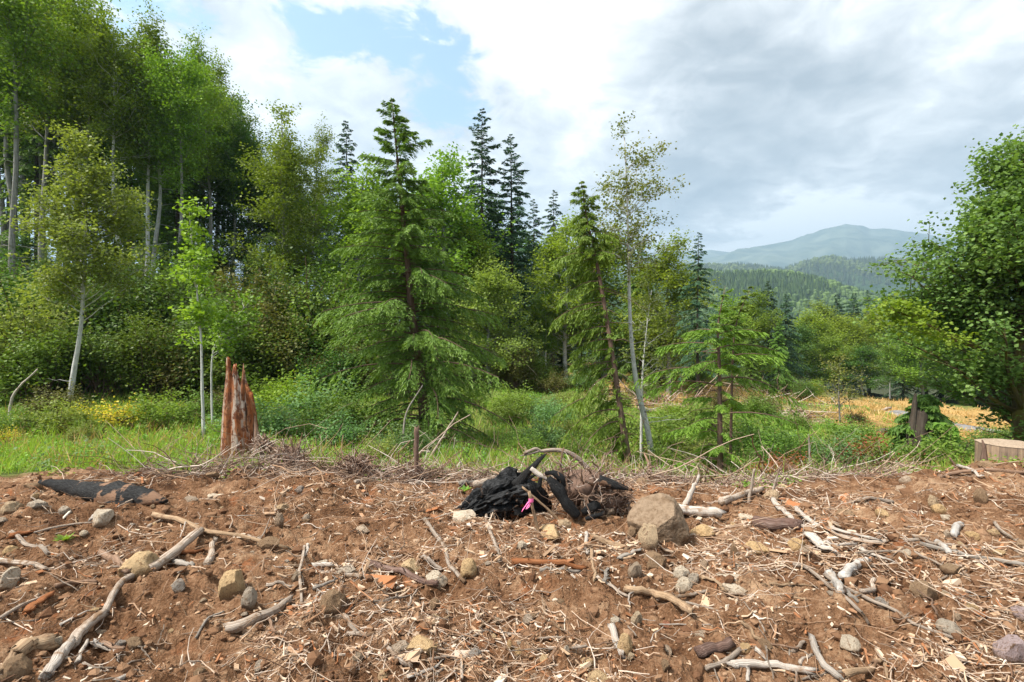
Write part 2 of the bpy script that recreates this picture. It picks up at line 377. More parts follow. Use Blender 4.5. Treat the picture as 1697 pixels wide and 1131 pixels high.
M['snag'] = grainmat('rotting_snag_wood', [(.05, .018, .010), (.27, .085, .028), (.36, .17, .08), (.46, .36, .27)], 4.5, 3.4, bstr=1.0, bdist=.02, patch=[((.42, .34, .27), .55, .50, .60, 1), ((.05, .028, .018), .9, .58, .64, 1), ((.16, .06, .03), 9.0, .50, .62)])
M['birch_log'] = grainmat('birch_log_bark', [(.20, .18, .15), (.38, .35, .32), (.52, .49, .45)], 1.5, 7.0, bstr=.5, patch=[((.10, .07, .05), 9.0, .52, .62), ((.28, .19, .12), 5.0, .46, .64)])
M['cut'] = grainmat('sawn_wood', [(.14, .10, .07), (.28, .21, .15), (.42, .34, .25)], 3, 3, bstr=.3)
M['stump'] = grainmat('stump_side_wood', [(.10, .075, .06), (.27, .19, .13), (.50, .37, .23)], 9, .7, bstr=1.0, bdist=.02, patch=[((.48, .28, .10), 4.0, .56, .64)])
def rockmat(name, cols, dirt=(.20, .12, .07)):
    m, t, out = newmat(name); oi = t.n('ShaderNodeObjectInfo').outputs['Random']; co = t.n('ShaderNodeTexCoord').outputs['Object']
    cov = t.vm('ADD', co, t.n('ShaderNodeCombineXYZ', {0: t.m('MULTIPLY', oi, 50), 1: 0.0, 2: 0.0}).outputs[0]).outputs[0]
    base = t.ramp(oi, [(i / (len(cols) - 1), c) for i, c in enumerate(cols)])
    n1 = t.noise(cov, 4.0, 6, .6); n2 = t.noise(cov, 22.0, 5, .65)
    hs = t.n('ShaderNodeHueSaturation', {'Color': base, 'Value': t.m('ADD', .70, t.m('MULTIPLY', t.m('ADD', n1, t.m('MULTIPLY', n2, .6)), .62))}).outputs[0]
    c2 = t.mix(t.rng(n1, .48, .70), hs, dirt); zz = t.n('ShaderNodeSeparateXYZ', {0: co}).outputs[2]; n3 = t.noise(cov, 60.0, 4, .7)
    c2 = t.mix(t.rng(t.m('ADD', zz, t.m('MULTIPLY', t.m('SUBTRACT', n2, .5), 1.6)), .25, -.35), c2, dirt)
    princ(t, out, c2, .92, .1, t.m('ADD', n1, t.m('ADD', t.m('MULTIPLY', n2, .6), t.m('MULTIPLY', n3, .3))), .9, .04); return m
M['rock'] = rockmat('field_stone', [(.42, .29, .17), (.46, .35, .23), (.34, .26, .19), (.44, .37, .29), (.36, .24, .15), (.48, .40, .31)])
M['rock_pale'] = rockmat('pale_stone', [(.52, .43, .32), (.56, .47, .36)], (.32, .21, .13))
M['rock_gray'] = rockmat('grey_stone', [(.30, .26, .22), (.34, .30, .26)])
M['rock_brown'] = rockmat('brown_stone', [(.26, .17, .10), (.30, .20, .12)])
M['rock_yellow'] = rockmat('ochre_stone', [(.54, .36, .18), (.56, .40, .23)], (.30, .18, .09))
M['rock_pink'] = rockmat('pinkish_stone', [(.42, .32, .31), (.46, .35, .33)])
def soilmat():
    m, t, out = newmat('churned_soil'); gm = t.n('ShaderNodeNewGeometry').outputs['Position']
    a = t.n('ShaderNodeSeparateXYZ', {0: attr(t)})
    n1 = t.noise(gm, .9, 5, .6); n2 = t.noise(gm, 7.0, 7, .68); n3 = t.noise(gm, 45.0, 5, .7); n4 = t.noise(gm, 190.0, 3, .7)
    mixn = t.m('ADD', t.m('ADD', t.m('MULTIPLY', n1, .36), t.m('MULTIPLY', n2, .38)), t.m('MULTIPLY', n3, .26))
    soil = t.ramp(mixn, [(.39, (.055, .025, .012)), (.465, (.155, .076, .037)), (.53, (.255, .140, .076)), (.60, (.41, .265, .16))])
    soil = t.mix(t.rng(n4, .60, .72), soil, (.44, .32, .22))
    red = t.rng(t.noise(gm, 2.3, 4, .6, .4), .60, .70); soil = t.mix(t.m('MULTIPLY', red, .55), soil, (.32, .115, .045))
    green = t.ramp(n2, [(.35, (.060, .080, .020)), (.5, (.115, .150, .036)), (.65, (.19, .20, .065))])
    straw = t.ramp(n2, [(.35, (.26, .16, .06)), (.6, (.48, .31, .12))])
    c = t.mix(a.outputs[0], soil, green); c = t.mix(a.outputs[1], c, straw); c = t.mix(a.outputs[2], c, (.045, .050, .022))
    ms = t.n('ShaderNodeTexMusgrave') if False else None
    vo = t.n('ShaderNodeTexVoronoi', {'Vector': gm, 'Scale': 60.0, 'Randomness': 1.0}); 
    h = t.m('ADD', t.m('ADD', t.m('MULTIPLY', n2, .8), t.m('MULTIPLY', n3, .8)), t.m('ADD', t.m('MULTIPLY', n4, .25), t.m('MULTIPLY', vo.outputs[0], -.35)))
    princ(t, out, c, .95, .1, h, 1.0, .035); return m
M['soil'] = soilmat()
def clodmat():
    m, t, out = newmat('soil_clods'); gm = t.n('ShaderNodeNewGeometry').outputs['Position']; a = t.n('ShaderNodeSeparateXYZ', {0: attr(t)})
    c = t.ramp(a.outputs[0], [(0, (.120, .060, .032)), (.45, (.22, .125, .070)), (.75, (.33, .21, .13)), (.9, (.46, .35, .25)), (1, (.60, .52, .42))])
    n = t.noise(gm, 60, 4, .7); princ(t, out, c, .95, .1, n, .8, .01); return m
M['clod'] = clodmat()
def twigmat():
    m, t, out = newmat('twig_wood'); gm = t.n('ShaderNodeNewGeometry').outputs['Position']; ri = t.n('ShaderNodeNewGeometry').outputs['Random Per Island']
    c = t.ramp(ri, [(0, (.16, .085, .05)), (.3, (.28, .17, .10)), (.55, (.40, .28, .19)), (.8, (.50, .40, .31)), (1, (.62, .54, .46))])
    n = t.noise(gm, 30, 4, .6); c = t.mix(t.m('MULTIPLY', n, .5), c, (.20, .12, .08)); princ(t, out, c, .85, .15); return m
M['twig'] = twigmat()
def brushmat():
    m, t, out = newmat('dead_brush'); ri = t.n('ShaderNodeNewGeometry').outputs['Random Per Island']
    c = t.ramp(ri, [(0, (.08, .045, .03)), (.4, (.22, .14, .10)), (.75, (.36, .26, .20)), (1, (.58, .50, .43))]); princ(t, out, c, .9, .1); return m
M['brush'] = brushmat()
def chipmat():
    m, t, out = newmat('wood_chips'); ri = t.n('ShaderNodeNewGeometry').outputs['Random Per Island']
    c = t.ramp(ri, [(0, (.16, .09, .05)), (.2, (.34, .14, .06)), (.35, (.36, .23, .14)), (.7, (.46, .33, .22)), (1, (.60, .50, .40))]); princ(t, out, c, .85, .15); return m
M['chip'] = chipmat()
M['ribbon'] = newmat('pink_flagging_tape')[0]
_t = NT(M['ribbon'].node_tree); princ(_t, _t.N['Material Output'] if 'Material Output' in _t.N else _t.N[0], (.85, .16, .38), .4, .4)
# ------------------------------------------------------------------ ground sheet
def build_ground():
    thf = np.linspace(-R_(54), R_(54), 570); thb = np.linspace(R_(54), R_(306), 80)[1:-1]
    th = np.concatenate([thf, thb]); nt = len(th)
    r = np.concatenate([np.linspace(.4, 2.2, 12, endpoint=False), np.exp(np.linspace(np.log(2.2), np.log(10.5), 285)),
                        np.exp(np.linspace(np.log(10.5), np.log(90), 72))[1:], np.exp(np.linspace(np.log(90), np.log(7500), 30))[1:]])
    nr = len(r); Rr, T = np.meshgrid(r, th, indexing='ij'); X = Rr * np.sin(T); Y = Rr * np.cos(T)
    Z = H(X, Y)
    dm = np.where(Y > 0, dirt_mask(X, np.maximum(Y, .3)), 1 - sst(8, 9, Rr)); sm = np.where(Y > 0, straw_mask(X, np.maximum(Y, .3)), 0)
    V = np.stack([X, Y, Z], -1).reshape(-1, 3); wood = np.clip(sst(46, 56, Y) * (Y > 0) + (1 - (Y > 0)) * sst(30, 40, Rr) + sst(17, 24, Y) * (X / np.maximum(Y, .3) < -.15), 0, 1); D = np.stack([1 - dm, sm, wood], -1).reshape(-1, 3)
    i = np.arange(nr - 1)[:, None] * nt; j = np.arange(nt)[None]; j2 = (j + 1) % nt
    q = np.stack([i + j, i + nt + j, i + nt + j2, i + j2], -1)[:, :, ::-1].reshape(-1, 4)
    q = q[:, ::-1] if False else q
    V = np.vstack([V, [[0, 0, float(H(0., 0.01))]]]); D = np.vstack([D, [[0, 0, 0]]])
    c = len(V) - 1; jj = np.arange(nt); t = np.stack([jj, (jj + 1) % nt, np.full(nt, c)], -1)
    g = G(); g.add(V, q, t, D)
    o = put('ground', g.mesh('ground'), M['soil']); tag(o, 'churned brown soil falling away to meadow and valley', kind='structure'); return o
ground = build_ground()

def build_road():
    pts = smooth_path([(60, 22, 0), (50, 24, 0), (38, 26.5, 0), (31, 29.5, 0), (27.5, 32.5, 0), (26, 35, 0)], 60)[:, :2]
    g = G(); d = nrm(np.gradient(pts, axis=0)); nr = np.stack([-d[:, 1], d[:, 0]], -1); W = 1.0; k = 7
    off = np.linspace(-W, W, k); XY = pts[:, None] + nr[:, None] * off[None, :, None]
    zc = Hs(XY[..., 0], XY[..., 1]).max(1, keepdims=True); Z = zc + .16 - .05 * (off / W)[None] ** 2 * np.ones((60, 1))
    V = np.concatenate([XY, Z[..., None]], -1)
    lo = V[:, [0, -1]].copy(); lo[..., 2] -= .5; V = np.concatenate([lo[:, :1], V, lo[:, 1:]], 1); k += 2
    i = np.arange(59)[:, None] * k; j = np.arange(k - 1)[None]
    g.add(V, np.stack([i + j, i + j + 1, i + k + j + 1, i + k + j], -1))
    m, t, out = newmat('gravel_road'); gm = t.n('ShaderNodeNewGeometry').outputs['Position']
    n = t.noise(gm, 3.0, 7, .7); princ(t, out, t.ramp(n, [(.35, (.12, .115, .11)), (.6, (.24, .23, .22))]), .95, .1, n, .4, .02)
    o = put('road', g.mesh('road'), m); tag(o, 'grey gravel road curving through the valley meadow', kind='structure')
build_road()

# ------------------------------------------------------------------ far hills
def hillmat(name, a, b, sc):
    m, t, out = newmat(name); gm = t.n('ShaderNodeNewGeometry').outputs['Position']
    n = t.noise(gm, sc, 8, .62, .4); princ(t, out, t.ramp(n, [(.38, a), (.62, b)]), .95, .05, n, .6, 1.0 / sc * .1); return m
def hill(name, D0, D1, prof, mat, label, amp, nu=240, nr=36, seed=0, back=1.25):
    """a ridge whose crest runs at distance D1 and whose foot is at D0; prof = crest heights as seen in the photo"""
    px = np.array([p[0] for p in prof], float); py = np.array([p[1] for p in prof], float)
    U = np.linspace((px[0] - CX) / F, (px[-1] - CX) / F, nu)
    crest = np.interp(U * F + CX, px, CY - py) / F * D1 + EYE
    foot = -60.0
    s = np.linspace(0, 1, nr); sb = np.linspace(0, 1, 8)[1:]
    Yf = D0 + (D1 - D0) * s; prof_f = np.sin(s * np.pi / 2) ** 1.15
    Yb = D1 * (1 + (back - 1) * sb); prof_b = 1 - sb ** 1.5 * .8
    Y = np.concatenate([Yf, Yb]); pr = np.concatenate([prof_f, prof_b])
    YY, UU = np.meshgrid(Y, U, indexing='ij'); X = UU * YY
    w = sst(0, .3, pr)[:, None]
    wob = fb(X / D1 * 9, YY / D1 * 9, o=5, g=.55, seed=seed) * amp * w * (1 - .75 * sst(.85, 1, pr))[:, None]
    Z = foot + (crest[None] - foot) * pr[:, None] + wob
    g = G(); n = len(Y); i = np.arange(n - 1)[:, None] * nu; j = np.arange(nu - 1)[None]
    g.add(np.stack([X, YY, Z], -1), np.stack([i + j, i + j + 1, i + nu + j + 1, i + nu + j], -1))
    o = put(name, g.mesh(name), mat); tag(o, label, kind='structure')
    def hf(u, Yq):
        fu = np.interp(u, U, np.arange(nu)); fy = np.interp(Yq, Y, np.arange(n)); i0 = np.clip(fy.astype(int), 0, n - 2); j0 = np.clip(fu.astype(int), 0, nu - 2)
        a, b = fy - i0, fu - j0
        return (Z[i0, j0] * (1 - a) * (1 - b) + Z[i0 + 1, j0] * a * (1 - b) + Z[i0, j0 + 1] * (1 - a) * b + Z[i0 + 1, j0 + 1] * a * b)
    return hf
mm = hillmat('mountain_slopes', (.055, .085, .055), (.14, .17, .12), .004)
hill('mountain', 3200, 6500, [(600, 440), (900, 432), (1100, 440), (1183, 438), (1230, 423), (1260, 416), (1310, 408), (1345, 396), (1375, 384), (1402, 379), (1428, 382), (1442, 387), (1475, 388), (1520, 396), (1600, 415), (1697, 430), (1740, 436)], mm, 'hazy blue mountain with a rounded summit on the horizon', 160, nu=320, nr=60, seed=3, back=1.1)
hill('far_ridge', 5200, 7300, [(500, 430), (1000, 424), (1130, 420), (1180, 417), (1240, 424), (1330, 440), (1740, 445)], mm, 'faint far ridge beyond the mountain shoulder', 60, seed=4, back=1.03)
hm = hillmat('wooded_slopes', (.022, .045, .018), (.045, .075, .028), .02)
h_mid = hill('middle_hill', 1300, 2300, [(700, 470), (1100, 452), (1183, 448), (1225, 445), (1262, 449), (1298, 454), (1320, 447), (1345, 440), (1385, 435), (1412, 441), (1440, 439), (1475, 440), (1550, 446), (1700, 450), (2100, 460)], hm, 'dark forested hill in front of the mountain', 30, seed=6)
h_near = hill('near_hill', 420, 900, [(700, 480), (1100, 464), (1190, 462), (1250, 462), (1300, 464), (1350, 470), (1400, 484), (1450, 500), (1520, 512), (1600, 520), (2000, 520)], hm, 'nearer wooded slope of bright green trees', 12, seed=7)

def far_trees(name, hf, n, u0, u1, Y0, Y1, hgt, mat, label, seed, conif=.5):
    rg = np.random.default_rng(seed); u = rg.uniform(u0, u1, n); Y = rg.uniform(Y0, Y1, n) ; x = u * Y; z = hf(u, Y)
    cl = vn(x / hgt / 6, Y / hgt / 6, seed=seed); isc = cl + rg.normal(0, .12, n) < conif
    g = G(); k = 5
    a = np.arange(k) / k * 2 * np.pi; h = hgt * rg.uniform(.6, 1.2, n); tint = np.clip(rg.uniform(0, 1, n) * .6 + np.where(isc, 0, .45), 0, 1)
    # conifers: two stacked spires; broadleaf: lumpy dome
    c = np.nonzero(isc)[0]; b = np.nonzero(~isc)[0]
    def rings(idx, lv):
        m = len(idx); P = np.stack([x[idx], Y[idx], z[idx] - 1], -1); V = []
        ph = rg.uniform(0, 6.28, m)
        for rr, hh in lv:
            jit = rg.uniform(.75, 1.25, (m, k)); ang = a[None] + ph[:, None]
            V.append(P[:, None] + np.stack([np.cos(ang) * rr * h[idx][:, None] * jit, np.sin(ang) * rr * h[idx][:, None] * jit, hh * h[idx][:, None] * (1 + .12 * (jit - 1)) + 0 * ang], -1))
        top = P + np.stack([0 * ph, 0 * ph, h[idx] * 1.0], -1)
        L = len(lv); V = np.stack(V, 1).reshape(m, L * k, 3); V = np.concatenate([V, top[:, None]], 1)
        j = np.arange(k); i = np.arange(L - 1)[:, None] * k
        q = np.stack([i + j, i + (j + 1) % k, i + k + (j + 1) % k, i + k + j], -1).reshape(-1, 4)
        t = np.stack([(L - 1) * k + j, (L - 1) * k + (j + 1) % k, np.full(k, L * k)], -1); per = L * k + 1
        D = np.zeros((m, per, 3)); D[:, :, 0] = tint[idx][:, None]
        g.add(V, (q[None] + (np.arange(m) * per)[:, None, None]).reshape(-1, 4), (t[None] + (np.arange(m) * per)[:, None, None]).reshape(-1, 3), D)
    rings(c, [(.20, .05), (.07, .55)]); rings(b, [(.30, .35), (.24, .80)])
    o = put(name, g.mesh(name, False), mat); tag(o, label, 'trees', kind='stuff')
M['farleaf'] = leafmat('far_tree_leaves', (.020, .042, .020), (.085, .130, .030), .1)
far_trees('near_hill_forest', h_near, 8000, .33, 1.06, 560, 915, 12.5, M['farleaf'], 'mixed forest covering the nearer slope', 5, .50)
far_trees('middle_hill_forest', h_mid, 5000, .30, 1.2, 1750, 2320, 24, M['farleaf'], 'conifer forest covering the middle hill', 6, .72)

# ------------------------------------------------------------------ haze
def build_haze():
    g = G(); x0, x1, y0, y1, z0, z1 = -7800, 7800, -7800, 7800, -90, 1560
    v = [(x, y, z) for z in (z0, z1) for x, y in ((x0, y0), (x1, y0), (x1, y1), (x0, y1))]
    g.add(v, [(3, 2, 1, 0), (4, 5, 6, 7), (0, 1, 5, 4), (1, 2, 6, 5), (2, 3, 7, 6), (3, 0, 4, 7)])
    m, t, out = newmat('valley_haze'); pv = t.n('ShaderNodeVolumePrincipled', {'Color': (.50, .74, 1.0, 1), 'Density': .00021, 'Anisotropy': .2})
    t.L.new(pv.outputs[0], out.inputs['Volume']); o = put('haze', g.mesh('haze', False), m); tag(o, 'thin blue summer haze over the valley', 'haze', kind='stuff')
    m.volume_intersection_method = 'FAST' if hasattr(m, 'volume_intersection_method') else None
try: build_haze()
except AttributeError: pass

# ------------------------------------------------------------------ tree generators (each returns a pair of meshes: wood, leaves)
def rads(n, r0, r1, p=1.0): return r0 + (r1 - r0) * np.linspace(0, 1, n) ** p
def decid(seed, path, tr, env, nlimb=26, nsub=7, nleaf=26, leaf=.10, sig=.16, subl=.9, bare=0, name='tree', fl=.55, updir=.25, lw=.33, droop=0.0):
    """broadleaf tree; env = (centre xyz, radii xyz) of the crown; leaves sit in clumps along twigs"""
    rg = np.random.default_rng(seed); path = np.asarray(path, float); tw = G(); lf = G()
    tp = smooth_path(path, 18); tubes(tw, tp, rads(18, tr, tr * .12, .85), 9, rough=.16, seed=seed)
    c = np.array(env[0], float); rad = np.array(env[1], float)
    v = nrm(rg.normal(size=(nlimb, 3))); fr = rg.uniform(fl, .93, nlimb) ** .8
    E = c + v * rad * fr[:, None]
    zt = tp[:, 2]; hd = np.hypot(E[:, 0] - np.interp(E[:, 2], zt, tp[:, 0]), E[:, 1] - np.interp(E[:, 2], zt, tp[:, 1]))
    zs = np.clip(E[:, 2] - hd * rg.uniform(.35, .9, nlimb), zt[0] + (zt[-1] - zt[0]) * .22, zt[-1] * .97)
    S = np.stack([np.interp(zs, zt, tp[:, 0]), np.interp(zs, zt, tp[:, 1]), zs], -1)
    s = np.linspace(0, 1, 7)[None, :, None]; ctrl = (S + E) / 2 + np.stack([0 * hd, 0 * hd, hd * .12], -1) + rg.normal(0, .06, (nlimb, 3)) * rad
    P = (1 - s) ** 2 * S[:, None] + 2 * s * (1 - s) * ctrl[:, None] + s ** 2 * E[:, None]
    P[:, 1:-1] += rg.normal(0, .012, P[:, 1:-1].shape) * rad
    r0 = np.clip(tr * .26 * (1 - .6 * (zs - zt[0]) / (zt[-1] - zt[0])), .008, None)
    tubes(tw, P, r0[:, None] * np.linspace(1, .22, 7)[None], 5, seed=seed)
    # short limbs along the leader so that the crown closes around it
    ne = max(4, nlimb // 3); ze = rg.uniform(.62, 1.0, ne); Se = lerp_path(tp, ze); ve = nrm(rg.normal(0, 1, (ne, 3)) + [0, 0, .7]); Ee = Se + ve * rad * rg.uniform(.12, .38, (ne, 1))
    Pe = Se[:, None] + (Ee - Se)[:, None] * np.linspace(0, 1, 7)[None, :, None]; re_ = np.full(ne, max(.006, tr * .10)); tubes(tw, Pe, re_[:, None] * np.linspace(1, .3, 7)[None], 4)
    P = np.concatenate([P, Pe]); r0 = np.concatenate([r0, re_]); nlimb = nlimb + ne
    # sub branches
    B = nlimb * nsub; li = np.repeat(np.arange(nlimb), nsub); sp = rg.uniform(.28, 1.0, B); sp[::nsub] = 1
    f = sp * 6; i0 = np.clip(f.astype(int), 0, 5); a = (f - i0)[:, None]; S2 = P[li, i0] * (1 - a) + P[li, i0 + 1] * a
    d = nrm(nrm(P[li, -1] - P[li, 0]) * .8 + rg.normal(0, .75, (B, 3)) + np.array([0, 0, updir])); ln = subl * rg.uniform(.45, 1.1, B)[:, None]
    s = np.linspace(0, 1, 4)[None, :, None]; P2 = S2[:, None] + d[:, None] * ln[:, None] * s + np.array([0, 0, -1.0]) * droop * ln[:, None] * s ** 2
    tubes(tw, P2, (r0[li] * .28)[:, None] * np.linspace(1, .3, 4)[None], 3, caps=False)
    N = B * nleaf; bi = np.repeat(np.arange(B), nleaf); q = rg.uniform(.1, 1.1, N)[:, None]
    C = S2[bi] + d[bi] * ln[bi] * q + np.array([0, 0, -1.0]) * droop * ln[bi] * q ** 2 + rg.normal(0, 1, (N, 3)) * sig * np.array([1, 1, .6])
    ld = nrm(rg.normal(0, 1, (N, 3)) * np.array([1, 1, .55]) + np.array([0, 0, -.25])); up = nrm(rg.normal(0, .55, (N, 3)) + np.array([0, 0, 1.]))
    wv = nrm(np.cross(ld, up)); sz = leaf * rg.uniform(.65, 1.25, N)[:, None]
    tint = np.clip(rg.uniform(0, 1, nlimb)[li][bi] * .35 + rg.uniform(0, 1, B)[bi] * .3 + rg.uniform(0, .45, N), 0, 1)
    kites(lf, C, ld * sz, wv * sz * lw, tint, .42)
    if bare:
        hb = rg.uniform(.08, .6, bare); Sb = lerp_path(tp, hb); az = rg.uniform(0, 6.28, bare); L = rad[0] * rg.uniform(.25, .8, bare)
        s = np.linspace(0, 1, 5)[None, :, None]; D = np.stack([np.cos(az), np.sin(az), rg.uniform(-.1, .5, bare)], -1)
        Pb = Sb[:, None] + D[:, None] * L[:, None, None] * s + rg.normal(0, .05, (bare, 5, 3)) * s
        tubes(tw, Pb, (tr * .10) * np.linspace(1, .25, 5)[None] * np.ones((bare, 1)), 4, caps=False)
    return tw.mesh(name + '_trunk'), lf.mesh(name + '_crown', False)

def conifer(seed, path, tr, W, t0=.1, nb=100, ns=9, mk=9, kl=.3, kw=.08, rise=.25, droop=.5, hang=.25, name='conifer', azw=None, dens=.72, thin=1.7, sl=.36, lrand=(.7, 1.15), dead=0, bark_t=None, flat=.6, nbw=5):
    rg = np.random.default_rng(seed); path = np.asarray(path, float); tw = G(); lf = G()
    tp = smooth_path(path, 20); tubes(tw, tp, rads(20, tr, tr * .05, .9), 9, rough=.1, seed=seed)
    t = t0 + (1 - t0) * ((np.arange(nb) + rg.uniform(0, 1, nb)) / nb) ** dens
    az = np.arange(nb) * 2.39996 + rg.normal(0, .35, nb)
    L = np.array([W(x) for x in t]) * rg.uniform(lrand[0], lrand[1], nb)
    if azw is not None: L = L * azw(az, t)
    keep = L > .03; t, az, L = t[keep], az[keep], L[keep]; nb = len(t)
    O = np.stack([np.cos(az), np.sin(az), 0 * az], -1); Sd = np.stack([-np.sin(az), np.cos(az), 0 * az], -1); S = lerp_path(tp, t)
    ri = rise * rg.uniform(.5, 1.4, nb) + .35 * (t > .85); dr = droop * rg.uniform(.7, 1.3, nb) * (1 - .65 * t)
    def ev(s):  # s (nb, m)
        return S[:, None] + O[:, None] * (L[:, None] * s)[..., None] + np.array([0, 0, 1.]) * ((ri[:, None] * s - dr[:, None] * s ** 2) * L[:, None])[..., None] + Sd[:, None] * (.06 * np.sin(s * 3 + az[:, None] * 5) * L[:, None])[..., None]
    sv = np.linspace(0, 1, 6)[None] * np.ones((nb, 1)); Pb = ev(sv)
    rb = np.clip(L * .011 + .002, .003, tr * .3)
    tubes(tw, Pb, rb[:, None] * np.linspace(1, .25, 6)[None], nbw, caps=False)
    # secondaries (both sides)
    m = ns * 2; s = np.tile(np.linspace(.14, 1, ns)[None], (nb, 2)) + rg.normal(0, .03, (nb, m)); sg = np.concatenate([np.ones(ns), -np.ones(ns)])[None] * np.ones((nb, 1))
    P2 = ev(np.clip(s, .05, 1.02)); slope = ri[:, None] - 2 * dr[:, None] * s
    fw = nrm(O[:, None] + np.array([0, 0, 1.]) * slope[..., None])
    d2 = nrm(fw * .85 + Sd[:, None] * (sg * rg.uniform(.35, 1.0, (nb, m)))[..., None] + np.array([0, 0, 1.]) * (-.12 - hang * rg.uniform(0, 1.0, (nb, m)))[..., None])
    l2 = (L[:, None] * sl * (1.15 - .75 * s) + .10 * kl) * rg.uniform(.6, 1.25, (nb, m))
    # needles sprays
    q = np.linspace(.05, 1.0, mk)[None, None] * np.ones((nb, m, 1)) + rg.normal(0, .03, (nb, m, mk))
    C = P2[:, :, None] + d2[:, :, None] * (l2[..., None] * q)[..., None] + np.array([0, 0, -1.]) * (hang * l2[..., None] * q ** 2)[..., None]
    sd2 = nrm(np.cross(d2, np.array([0, 0, 1.])))[:, :, None] * (np.where(np.arange(mk) % 2, 1., -1.)[None, None, :, None])
    kd = nrm(d2[:, :, None] * .9 + sd2 * rg.uniform(.2, .9, (nb, m, mk, 1)) + np.array([0, 0, -1.]) * (hang * 1.6 * rg.uniform(0, 1, (nb, m, mk, 1))) + rg.normal(0, .15, (nb, m, mk, 3)))
    kl_ = kl * rg.uniform(.6, 1.2, (nb, m, mk, 1)) * (1 - .35 * q[..., None]) * np.clip(.35 + L / kl * .28, .35, 1)[:, None, None, None]
    nv = nrm(np.array([0, 0, 1.]) * flat + rg.normal(0, .45, kd.shape)); wv = nrm(np.cross(kd, nv)) * kw * .5 * rg.uniform(.7, 1.2, (nb, m, mk, 1))
    kp = np.clip(L / L.max() * thin, .16, 1)[:, None, None]; keepm = rg.random((nb, m, mk)) < kp
    tint = np.clip(.10 + .5 * (s[..., None] * q) + .25 * rg.uniform(0, 1, (nb, 1, 1)) + rg.uniform(-.15, .25, (nb, m, mk)), 0, 1)
    kites(lf, C[keepm], (kd * kl_)[keepm], wv[keepm], tint[keepm], .4)
    if dead:
        hb = rg.uniform(.03, bark_t or .4, dead); Sb = lerp_path(tp, hb); a = rg.uniform(0, 6.28, dead); Ld = W(.3) * rg.uniform(.2, .8, dead)
        s = np.linspace(0, 1, 5)[None, :, None]; D = np.stack([np.cos(a), np.sin(a), rg.uniform(-.3, .25, dead)], -1)
        Pd = Sb[:, None] + D[:, None] * Ld[:, None, None] * s + np.array([0, 0, -.25]) * (Ld[:, None, None] * s ** 2) + rg.normal(0, .03, (dead, 5, 3)) * s
        tubes(tw, Pd, np.linspace(.009, .002, 5)[None] * np.ones((dead, 1)), 4, caps=False)
    return tw.mesh(name + '_trunk'), lf.mesh(name + '_crown', False)

def shrub(seed, h=1.5, r=1.0, nst=22, nsub=5, nleaf=30, leaf=.07, sig=.10, name='shrub', lw=.36):
    rg = np.random.default_rng(seed); tw = G(); lf = G()
    v = nrm(rg.normal(size=(nst, 3)) * [1, 1, .8]); v[:, 2] = np.abs(v[:, 2]); E = v * [r, r, h * .85] * rg.uniform(.55, 1., (nst, 1)) + [0, 0, h * .12]
    S = rg.normal(0, .12 * r, (nst, 3)) * [1, 1, 0]; s = np.linspace(0, 1, 5)[None, :, None]
    P = S[:, None] + (E - S)[:, None] * s + np.array([0, 0, 1.]) * (h * .14 * np.sin(s * np.pi)) + rg.normal(0, .03, (nst, 5, 3)) * s
    tubes(tw, P, np.linspace(.014, .004, 5)[None] * np.ones((nst, 1)) * h ** .5, 4, caps=False)
    B = nst * nsub; li = np.repeat(np.arange(nst), nsub); f = rg.uniform(.4, 1, B) * 4; i0 = np.clip(f.astype(int), 0, 3); a = (f - i0)[:, None]
    S2 = P[li, i0] * (1 - a) + P[li, i0 + 1] * a; d = nrm(rg.normal(0, 1, (B, 3)) + [0, 0, .3]); ln = rg.uniform(.15, .42, B)[:, None] * min(h, r * 1.4)
    N = B * nleaf; bi = np.repeat(np.arange(B), nleaf); C = S2[bi] + d[bi] * ln[bi] * rg.uniform(0, 1.1, N)[:, None] + rg.normal(0, sig, (N, 3))
    C[:, 2] = np.abs(C[:, 2])
    ld = nrm(rg.normal(0, 1, (N, 3)) * [1, 1, .6]); up = nrm(rg.normal(0, .55, (N, 3)) + [0, 0, 1.]); wv = nrm(np.cross(ld, up)); sz = leaf * rg.uniform(.6, 1.3, N)[:, None]
    tint = np.clip(rg.uniform(0, 1, nst)[li][bi] * .4 + rg.uniform(0, 1, B)[bi] * .25 + rg.uniform(0, .4, N), 0, 1)
    kites(lf, C, ld * sz, wv * sz * lw, tint, .42)
    return tw.mesh(name + '_stems'), lf.mesh(name + '_leaves', False)

def plant(kind, pair, loc, rot, scale, bark, leaf, label, cat='tree', group=None, parts=('trunk', 'crown')):
    e = empty(kind, loc, label, cat, group); e.rotation_euler = (0, 0, rot); e.scale = scale if hasattr(scale, '__len__') else (scale,) * 3
    put(parts[0], pair[0], M[bark], e); put(parts[1], pair[1], M[leaf], e); return e
def local(pts, Y, base): return [tuple(at(px, py, Y + dy) - base) for px, py, dy in [(p[0], p[1], p[2] if len(p) > 2 else 0) for p in pts]]
def gz(x, y): return float(H(x, y))
